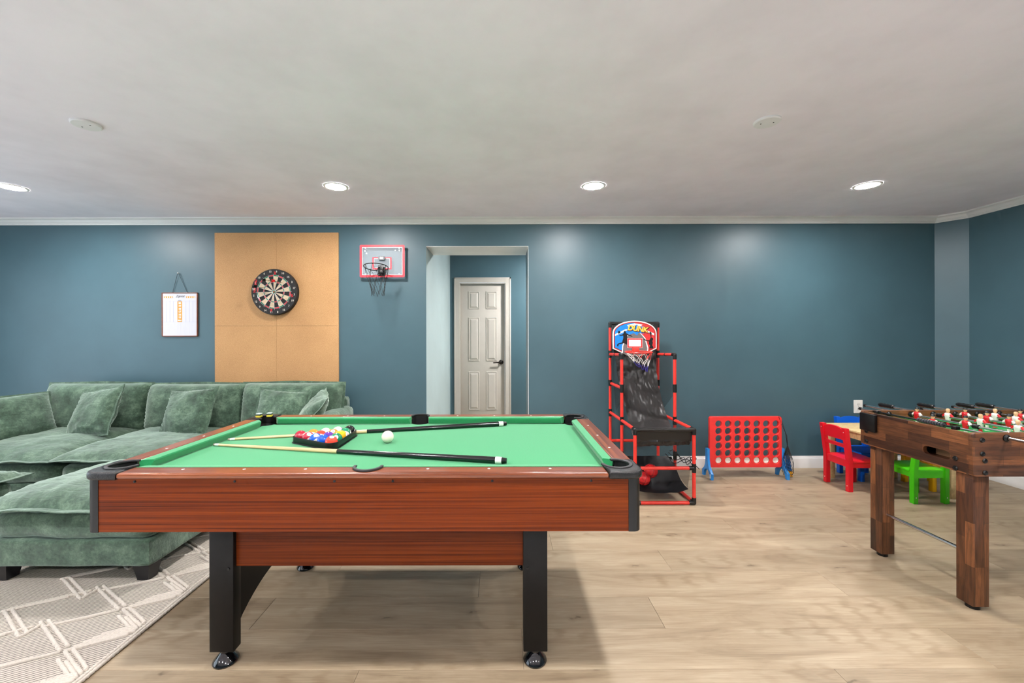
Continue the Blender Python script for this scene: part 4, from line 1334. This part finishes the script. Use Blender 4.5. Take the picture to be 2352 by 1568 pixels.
onb('target_square', rrect(bx(1440.5), bx(1474.5), bz(798.5), bz(777.5), .003), M('target_red', (222, 40, 40), .35), 8)
onb('target_square', rrect(bx(1443.5), bx(1471.5), bz(796), bz(780.5), .001), WHITE, 9)
# red hoop and net
hc = W(1467, 809, 3.80)
RR2 = .117
rimp = B()
rimp.tube([A3(hc.x + RR2 * cos(2 * pi * i / 36), 3.805 + RR2 * sin(2 * pi * i / 36), hc.z + .004 * sin(2 * pi * i / 36)) for i in range(36)], .0065, 8, True)
x_, y_, z_ = A3(W(1458, 0, BBY).x, BBY, W(0, 803, BBY).z)
rimp.box(x_ - .028, x_ + .028, y_ - .045, y_ - .006, z_ - .022, z_ + .02, .004)
rimp.out('hoop', TUBE, ar)
for nm, c, f0, f1, ii in (('net_red', TUBE, 0, .4, (0, 1, 2, 7)), ('net_white', WHITE, 0, .75, (3, 4, 5, 6)), ('net_white', WHITE, .35, .8, (0, 1, 2, 7)), ('net_blue', M('net_blue', (52, 46, 140), .7), .7, 1, range(8))):
    nb = B()
    for i in ii:
        for s_ in (-1, 1):
            pts = []
            for k in range(8):
                f = f0 + (f1 - f0) * k / 7
                a = 2 * pi * (i + s_ * f * 1.4) / 8
                r_ = RR2 * (1 - .6 * f)
                pts.append(A3(hc.x + .03 * f + r_ * cos(a), 3.805 + r_ * sin(a) * (1 - .3 * f), hc.z - (.15 + .03 * cos(a)) * f + .012 * frac((i, f * 3, s_), 2, 4)))
            nb.tube(pts, .0022, 5)
    nb.out(nm, c, ar)
BBALL = M('red_ball_rubber', (196, 30, 34), .4, var=(40, .08), bmp=(300, .3, .001))
for k, (px, py, Y, r_) in enumerate(((1494, 1082, 3.46, .056), (1477, 1099, 3.37, .054))):
    p = W(px, py, Y)
    t = thing('mini_basketball', ('small red basketball lying higher in the black cloth under the arcade frame', 'small red basketball half hidden behind the pool table corner')[k], 'ball', tuple(p), group='red mini basketballs')
    b = B(); bmesh.ops.create_uvsphere(b.bm, u_segments=24, v_segments=16, radius=r_)
    b.out('skin', BBALL, t, smooth=180)
    sb = B()
    for m_ in (Matrix.Rotation(.4, 4, 'X'), Matrix.Rotation(pi / 2 + .3, 4, 'Y'), Matrix.Rotation(pi / 2, 4, 'X') @ Matrix.Rotation(.5, 4, 'Y')):
        sb.tube([m_ @ Vector((r_ * cos(2 * pi * i / 32), r_ * sin(2 * pi * i / 32), 0)) for i in range(32)], .0013, 5, True)
    sb.out('seams', PBLK, t)

# ------------------------------------------------------------------ giant four-in-a-row
FY = 3.885
fx0, fx1 = (1628 - CX) * FY / F, (1793 - CX) * FY / F
fz0, fz1 = W(0, 1073.5, FY).z, W(0, 957, FY).z
cfx = (fx0 + fx1) / 2
fr = thing('four_in_a_row', 'red upright giant four in a row game on blue feet', 'board game', (cfx, FY, 0))
REDP = M('red_game_plastic', (232, 52, 50), .42, var=(14, .03), bmp=(200, .1, .001))
BLUEP = M('blue_game_plastic', (40, 132, 206), .4, var=(14, .03))
hs, hr = 21.85 * FY / F, .0305
hx0 = (1648.5 - CX) * FY / F - cfx
hz = [W(0, 973.5 + 16.77 * k, FY).z for k in range(6)]
holes = [circ(hx0 + hs * i, hz[k], hr, 22)[::-1] for i in range(7) for k in range(6)]
part('board', shape([rrect(fx0 - cfx, fx1 - cfx, fz0, fz1, .022)] + holes, .030, .003, 2), REDP, fr, (0, 0, 0), (pi / 2, 0, 0))
prof = [(-.088, 0), (-.060, 0), (-.052, .035), (-.030, .068), (0, .08), (.030, .068), (.052, .035), (.060, 0), (.088, 0), (.088, .055), (.05, .085), (.03, .12), (.022, .17), (.022, .27), (-.018, .27), (-.018, .17), (-.034, .11), (-.06, .08), (-.088, .055)]
for s_, x in ((-1, fx0 - cfx - .013), (1, fx1 - cfx + .013)):
    o = part('foot_stand', shape([prof], .024, .003), BLUEP, fr, (x, 0, 0), (pi / 2, 0, pi / 2))
    if s_ < 0:
        part('sticker', shape([rrect(-.078, -.064, .012, .05, .002)], .001), WHITE, o, (0, 0, -.0125))
disc_me = B().lathe([(hr - .004, -.010), (hr + .0015, -.007), (hr + .0015, .007), (hr - .004, .010), (hr - .008, .008), (.001, .008)], 24, Matrix.Rotation(pi / 2, 4, 'X')).me('disc')
DWH = M('white_disc', (236, 226, 216), .45, var=(10, .02))
ordn = ('leftmost', 'second', 'third', 'middle', 'fifth', 'sixth', 'rightmost')
for i in range(7):
    o = part('game_disc', disc_me, DWH, None, (cfx + hx0 + hs * i, FY + .002, hz[5]), sc=(.88, 1, .88))
    tag(o, '%s white disc in the bottom row of the red four in a row board' % ordn[i], 'game disc', 'white discs in the bottom row')
# net bag with loose discs
bgx, bgy = (1806 - CX) * 3.84 / F, 3.84
nbg = thing('net_bag', 'black net bag hanging by cords off the red game board', 'net bag', (bgx, bgy, 0))
b = B()
def bl(z):       # bag radius at height z
    return .001 + .050 * min(1, max(0, (.30 - z) / .14)) * (1 if z > .05 else .75)
for i in range(14):
    for s_ in (-1, 1):
        b.tube([((bl(z) * .8) * cos(2 * pi * (i + s_ * (.30 - z) * 16) / 14) + .01, bl(z) * 1.1 * sin(2 * pi * (i + s_ * (.30 - z) * 16) / 14), z) for z in [.022 + .278 * k / 12 for k in range(13)]], .0008, 4)
b.out('net', PBLK, nbg)
e = Vector((fx1 - bgx - .03, FY - bgy - .0165, fz1 - .002))
B().tube([(.01, 0, .295), (.0, -.005, .40), (e.x + .026, e.y + .004, .50), tuple(e)], .0022, 6).tube([(.01, 0, .295), (-.004, .006, .42), (e.x + .034, e.y + .02, fz1 - .02), (e.x + .01, e.y + .028, fz1 + .003)], .0022, 6).out('cord', PBLK, nbg)
b = B().tube([(.01, 0, .30), (.012, 0, .24), (.014, 0, .185)], [.004, .022, .036], 14, caps=False)
b.out('gathered_net', MESH, nbg)
DBL, DYE = M('blue_disc', (24, 78, 130), .4), M('yellow_disc', (232, 170, 24), .4)
for k, (x, z, mt, lb, tl) in enumerate(((.006, .190, DBL, 'topmost blue game disc in the net bag', 70), (.010, .160, DBL, 'second blue game disc from the top in the net bag', 66), (.014, .130, DBL, 'third blue game disc from the top in the net bag', 58),
                                       (.018, .098, DBL, 'lowest blue game disc in the net bag, above the yellow ones', 40), (.022, .066, DYE, 'upper yellow game disc in the net bag', 25), (.020, .038, DYE, 'lower yellow game disc in the net bag', 15))):
    o = part('game_disc', disc_me, mt, None, (bgx + x, bgy - .004, z), (R(tl - 90), R(12), .35), sc=(.95, .62, .95))
    tag(o, lb, 'game disc', 'loose discs in the net bag')

# ------------------------------------------------------------------ children's table and chairs
PINE = grain('pale_pine', [(.3, (214, 184, 126)), (.7, (236, 212, 160))], (2, 14, 2), .5, 0, 1.5, (6, 60, 6))
def kchair(label, colour, x, y, rz):
    m = M('painted_' + label.split()[0], colour, .38, var=(10, .02))
    t = thing('kids_chair', label, 'chair', (x, y, 0), rz, 'painted wooden kids chairs')
    hw_, yb, yf, sh_ = .122, -.118, .118, .262
    for s_ in (-1, 1):
        B().box(s_ * hw_ - .018, s_ * hw_ + .018, yf - .018, yf + .018, .001, sh_ - .02, .002).out('leg', m, t)
        b = B()
        prof = [(0, yb, .001), (0, yb, .26), (0, yb - .035, .535)]
        rows = []
        for (_, yy, zz) in prof:
            rows.append([b.bm.verts.new((s_ * hw_ + dx, yy + dy, zz)) for dx, dy in ((-.018, -.019), (.018, -.019), (.018, .019), (-.018, .019))])
        for A, C in zip(rows, rows[1:]):
            for j in range(4):
                b.bm.faces.new((A[j], A[(j + 1) % 4], C[(j + 1) % 4], C[j]))
        b.bm.faces.new(rows[0]); b.bm.faces.new(rows[-1])
        bmesh.ops.bevel(b.bm, geom=b.bm.edges[:], offset=.002, segments=2, affect='EDGES')
        pp = b.out('back_post', m, t)
        for zz in (.50, .05):
            B().lathe([(.004, 0), (.004, .0006)], 10, Matrix.Rotation(pi / 2, 4, 'X')).out('screw_cover', WHITE, pp, (s_ * hw_, yb - .019 - (.035 * (zz - .26) / .275 if zz > .26 else 0), zz))
        B().box(s_ * hw_ - .008, s_ * hw_ + .008, yb + .019, yf - .018, sh_ - .06, sh_ - .018).out('seat_rail', m, t)
    B().box(-hw_ + .018, hw_ - .018, yf - .009, yf + .009, sh_ - .06, sh_ - .018).out('seat_rail', m, t)
    B().box(-hw_ + .018, hw_ - .018, yb - .009, yb + .009, sh_ - .06, sh_ - .018).out('seat_rail', m, t)
    b = B().box(-hw_ - .018, hw_ + .018, yb + .021, yf + .024, sh_ - .018, sh_, .003)
    b.box(-hw_ + .019, hw_ - .019, yb - .012, yb + .021, sh_ - .018, sh_)
    b.out('seat', m, t)
    ar_ = [(-hw_ + .017, .43), (hw_ - .017, .43)] + [((hw_ - .017) * cos(pi * i / 14), .507 + .034 * sin(pi * i / 14)) for i in range(15)]
    part('top_slat', shape([ar_], .016, .002), m, t, (0, yb - .029, 0), (pi / 2 + R(7), 0, 0)).location = (0, yb + .030, .002)
    part('middle_slat', shape([rrect(-hw_ + .017, hw_ - .017, .365, .395, .003)], .014, .002), m, t, (0, yb + .030, .002), (pi / 2 + R(7), 0, 0))
kchair('red wooden kids chair seen from behind, left of the foosball leg', (222, 18, 38), 3.048, 3.637, R(-90))
kchair('blue wooden kids chair with its back to the wall', (0, 92, 206), 3.368, 3.885, pi)
kchair('green wooden kids chair seen between the foosball legs', (66, 190, 14), 3.352, 3.385, 0)
kchair('yellow wooden kids chair mostly hidden behind the green one', (236, 178, 10), 3.755, 3.64, R(90))
kt = thing('kids_table', 'small square pale wooden kids table among the coloured chairs', 'table', (3.345, 3.62, 0))
B().box(-.325, .325, -.285, .285, .485, .502, .004).out('table_top', PINE, kt)
for sx in (-1, 1):
    for sy in (-1, 1):
        B().box(sx * .290 - .022, sx * .290 + .022, sy * .25 - .022, sy * .25 + .022, .001, .485, .003).out('leg', PINE, kt)
    B().box(sx * .29 - .009, sx * .29 + .009, -.228, .228, .425, .485).out('table_apron', PINE, kt)
    B().box(-.268, .268, sx * .25 - .009, sx * .25 + .009, .425, .485).out('table_apron', PINE, kt)

# ------------------------------------------------------------------ foosball table
QX0, QX1, QY0, QY1, QZ0, QZ1 = 2.225, 3.48, 1.965, 2.585, .651, .857
fb = thing('foosball_table', 'dark wooden foosball table with rods and red and white players', 'foosball table', ((QX0 + QX1) / 2, (QY0 + QY1) / 2, 0))
fcx, fcy = (QX0 + QX1) / 2, (QY0 + QY1) / 2
lx0, lx1, ly0, ly1 = QX0 - fcx, QX1 - fcx, QY0 - fcy, QY1 - fcy
RODX = [2.38 + .1365 * k - fcx for k in range(8)]
RZ = .834
t_ = .022
# long sides with rod holes
for s_, y in ((-1, ly0 + t_ / 2), (1, ly1 - t_ / 2)):
    hl = [circ(x, RZ, .0085, 12)[::-1] for x in RODX]
    me_ = shape([rrect(lx0, lx1, QZ0, QZ1 - .0, .012)] + hl, t_, .0015)
    me_.transform(Matrix.Rotation(pi / 2, 4, 'X'))
    part('side_panel', me_, ACX, fb, (0, y, 0))
# end panels with ball slot
for s_, x in ((-1, lx0 + .012), (1, lx1 - .012)):
    slot = rrect(-.208, -.072, .698, .740, .0208)[::-1]
    me_ = shape([[(ly0 + t_, QZ0 + .002), (ly1 - t_, QZ0 + .002), (ly1 - t_, QZ1 - .006), (ly0 + t_, QZ1 - .006)], slot], .02)
    me_.transform(Matrix.Rotation(pi / 2, 4, 'Z') @ Matrix.Rotation(pi / 2, 4, 'X'))
    part('end_panel', me_, ACX, fb, (x, 0, 0))
    tray = B().box(x + .012 * (1 if s_ < 0 else -1) - .0 if s_ < 0 else x - .07, x + .07 if s_ < 0 else x - .012, -.215, -.065, .685, .690).out('ball_tray', M('raw_board', (150, 112, 78), .8), fb)
    B().box(x + .066 if s_ < 0 else x - .07, x + .07 if s_ < 0 else x - .066, -.215, -.065, .69, .755).out('ball_tray', MATS['raw_board'], fb)
GRN = M('printed_green_field', (26, 150, 74), .4)
B().box(lx0 + .022, lx1 - .022, ly0 + t_, ly1 - t_, .758, .764).out('playing_field', GRN, fb)
for s_ in (-1, 1):
    for r_ in (.10, .19):
        part('field_line', shape([circ(0, 0, r_, 40), circ(0, 0, r_ - .004, 40)[::-1]], .001), WHITE, fb, (0, 0, .7645 + (.0001 if s_ > 0 else .0003)) ) if s_ > 0 else None
for x in (0, lx0 + .25, lx1 - .25):
    B().box(x - .002, x + .002, ly0 + t_, ly1 - t_, .7641, .7648).out('field_line', WHITE, fb, smooth=None)
bolt_y = B().lathe([(.011, 0), (.012, .002), (.009, .006), (.005, .0065), (.004, .005), (.0005, .005)], 18, Matrix.Rotation(pi / 2, 4, 'X')).me('bolt')
bolt_x = B().lathe([(.011, 0), (.012, .002), (.009, .006), (.005, .0065), (.004, .005), (.0005, .005)], 18, Matrix.Rotation(-pi / 2, 4, 'Y')).me('bolt')
for px, py in ((2255, 1012.5), (2255.5, 1044.5), (2261, 1060.5), (2261.5, 1088)):
    p = W(px, py, QY0); part('bolt', bolt_y, BLACKP, fb, (p.x - fcx, ly0, p.z))
for y, z in ((2.545, .735), (2.545, .675), (2.045, .715), (2.045, .667)):
    part('bolt', bolt_x, BLACKP, fb, (lx0 + .002, y - fcy, z))
# black cup box on the end panel
b = B()
b.box(lx0 - .018, lx0 + .002, 2.47 - fcy, 2.572 - fcy, .742, .846, .003)
b.out('score_box', BLACKP, fb)
# sliding score counter on the end panel top
p_, q_ = (lx0 + .030, 2.53 - fcy, .860), (lx0 + .030, 2.06 - fcy, .860)
B().tube([p_, q_], .0045, 10).out('counter_rod', BLACKP, fb)
for y in (2.50, 2.07):
    B().box(lx0 + .018, lx0 + .042, y - fcy - .012, y - fcy + .012, .850, .868, .003).out('counter_bracket', BLACKP, fb)
bead = B().lathe([(.006, -.006), (.011, -.0045), (.011, .0045), (.006, .006)], 14, Matrix.Rotation(pi / 2, 4, 'X')).me('bead')
for k in range(10):
    part('score_bead', bead, M('bead_grey', (58, 58, 62), .35), fb, (lx0 + .030, 2.10 + .0135 * k + .03 - fcy, .862))
# legs
for x0 in (2.246 - fcx, lx1 - .095):
    for y0 in (1.985 - fcy, 2.465 - fcy):
        lg = B().box(x0, x0 + .076, y0, y0 + .076, .022, QZ0 + .03, .002).out('leg', ACZ, fb)
        B().lathe([(.026, 0), (.026, .016), (.018, .024)], 18).out('foot_pad', BLACKP, lg, (x0 + .038, y0 + .038, 0))
    B().tube([(x0 + .038, 2.06 - fcy, .255), (x0 + .038, 2.467 - fcy, .255)], .0095, 14).out('brace_bar', CHROME, fb)
B().box(lx0 + .03, lx1 - .03, ly0 + t_, ly1 - t_, QZ0 + .032, QZ0 + .04).out('bottom_board', ACX, fb)
# rods with players
SKIN = M('player_skin', (232, 180, 136), .45)
REDJ, WHJ, HAIR = M('player_red', (206, 24, 34), .4), M('player_white', (236, 230, 222), .4), M('player_hair', (26, 28, 30), .4)
def loft(b, secs, n=10):
    rows = []
    for z, rx_, ry_, cy_ in secs:
        rows.append([b.bm.verts.new((rx_ * cos(2 * pi * j / n), cy_ + ry_ * sin(2 * pi * j / n), z)) for j in range(n)])
    for A, C in zip(rows, rows[1:]):
        for j in range(n):
            b.bm.faces.new((A[j], A[(j + 1) % n], C[(j + 1) % n], C[j]))
    b.bm.faces.new(rows[0][::-1]); b.bm.faces.new(rows[-1])
    return b
# a figure faces +X; local x = facing, y = along the rod
pm = {}
def fig(c1, c2, hair, arms):
    jb = B()
    rows = []
    loft(jb, [(-.020, .008, .013, 0), (-.005, .011, .015, 0), (.008, .012, .018, 0), (.018, .010, .019, 0), (.023, .006, .012, 0)])
    sb = B(); loft(sb, [(-.062, .012, .010, 0), (-.056, .010, .009, 0), (-.038, .006, .008, 0), (-.020, .007, .012, 0)])
    hb = B(); loft(hb, [(.021, .005, .005, 0), (.026, .005, .005, 0), (.030, .0085, .0075, 0), (.038, .0095, .0085, 0), (.044, .008, .007, 0)])
    kb = B(); loft(kb, [(.038, .0100, .0090, 0), (.044, .0098, .0088, 0), (.049, .006, .005, 0), (.050, .002, .002, 0)])
    ab_ = B()
    for s_ in (-1, 1):
        ab_.tube([(0, s_ * .014, .016), (0, s_ * .023, .006), (0, s_ * .024, -.004)], [.006, .0075, .006], 8)
    return [(jb.me('jersey', 60), c1), (sb.me('legs', 60), c2), (hb.me('head', 60), SKIN), (kb.me('hair', 60), hair), (ab_.me('arms', 60), arms)]
RF = fig(REDJ, WHJ, HAIR, WHJ)
WF = fig(WHJ, REDJ, SKIN, REDJ)
rods = [('red', [2.30]), ('red', [2.525, 2.26]), ('white', [2.477, 2.308, 2.14]), ('red', [2.507, 2.394, 2.29, 2.18, 2.07]), ('white', [2.47, 2.37, 2.27, 2.17, 2.06]),
        ('red', [2.46, 2.30, 2.14]), ('white', [2.38, 2.16]), ('white', [2.28])]
grip = B().tube([(0, 0.012 * i, 0) for i in range(10)], [.011, .015, .013, .015, .013, .015, .013, .015, .015, .010], 12).me('handle')
bear = B().lathe([(.0085, 0), (.017, 0), (.017, .004), (.012, .008), (.0085, .010)], 16, Matrix.Rotation(pi / 2, 4, 'X'), caps=False).me('bearing')
for k, (team, ys) in enumerate(rods):
    x = RODX[k]
    red = team == 'red'
    near, far = (1.70, 2.76 + .03 * (k % 3) + (.09 if k == 1 else 0)) if red else (1.80, 2.84)
    rd = B().tube([(x, near - fcy, RZ), (x, far - fcy, RZ)], .0065, 12).out('rod', CHROME, fb, label='chrome rod with %s players' % team)
    part('handle', grip, BLACKP, rd, (x, (near - .10 if red else far - .02) - fcy, RZ))
    if red or True:
        B().tube([(x, (far if red else near) - fcy - .002, RZ), (x, (far if red else near) - fcy + .012, RZ)], .009, 12).out('end_cap', BLACKP, rd)
    part('bearing', bear, BLACKP, rd, (x, ly0, RZ)); part('bearing', bear, BLACKP, rd, (x, ly1, RZ), (0, 0, pi))
    part('bearing', bear, BLACKP, rd, (x, ly0 + t_, RZ), (0, 0, pi)); part('bearing', bear, BLACKP, rd, (x, ly1 - t_, RZ))
    for yb_ in (max(ys) + .045, min(ys) - .05):
        if QY0 + .05 < yb_ < QY1 - .04:
            B().tube([(x, yb_ - fcy - .012, RZ), (x, yb_ - fcy + .012, RZ)], .0125, 12).out('bumper', BLACKP, rd)
    # players are sub-parts of the rod: one mesh object per coloured piece
    for y in ys:
        for me_, mt in (RF if red else WF):
            o = part('player_' + me_.name.split('.')[0], me_, mt, rd, (x, y - fcy, RZ), (0, 0, 0 if red else pi))
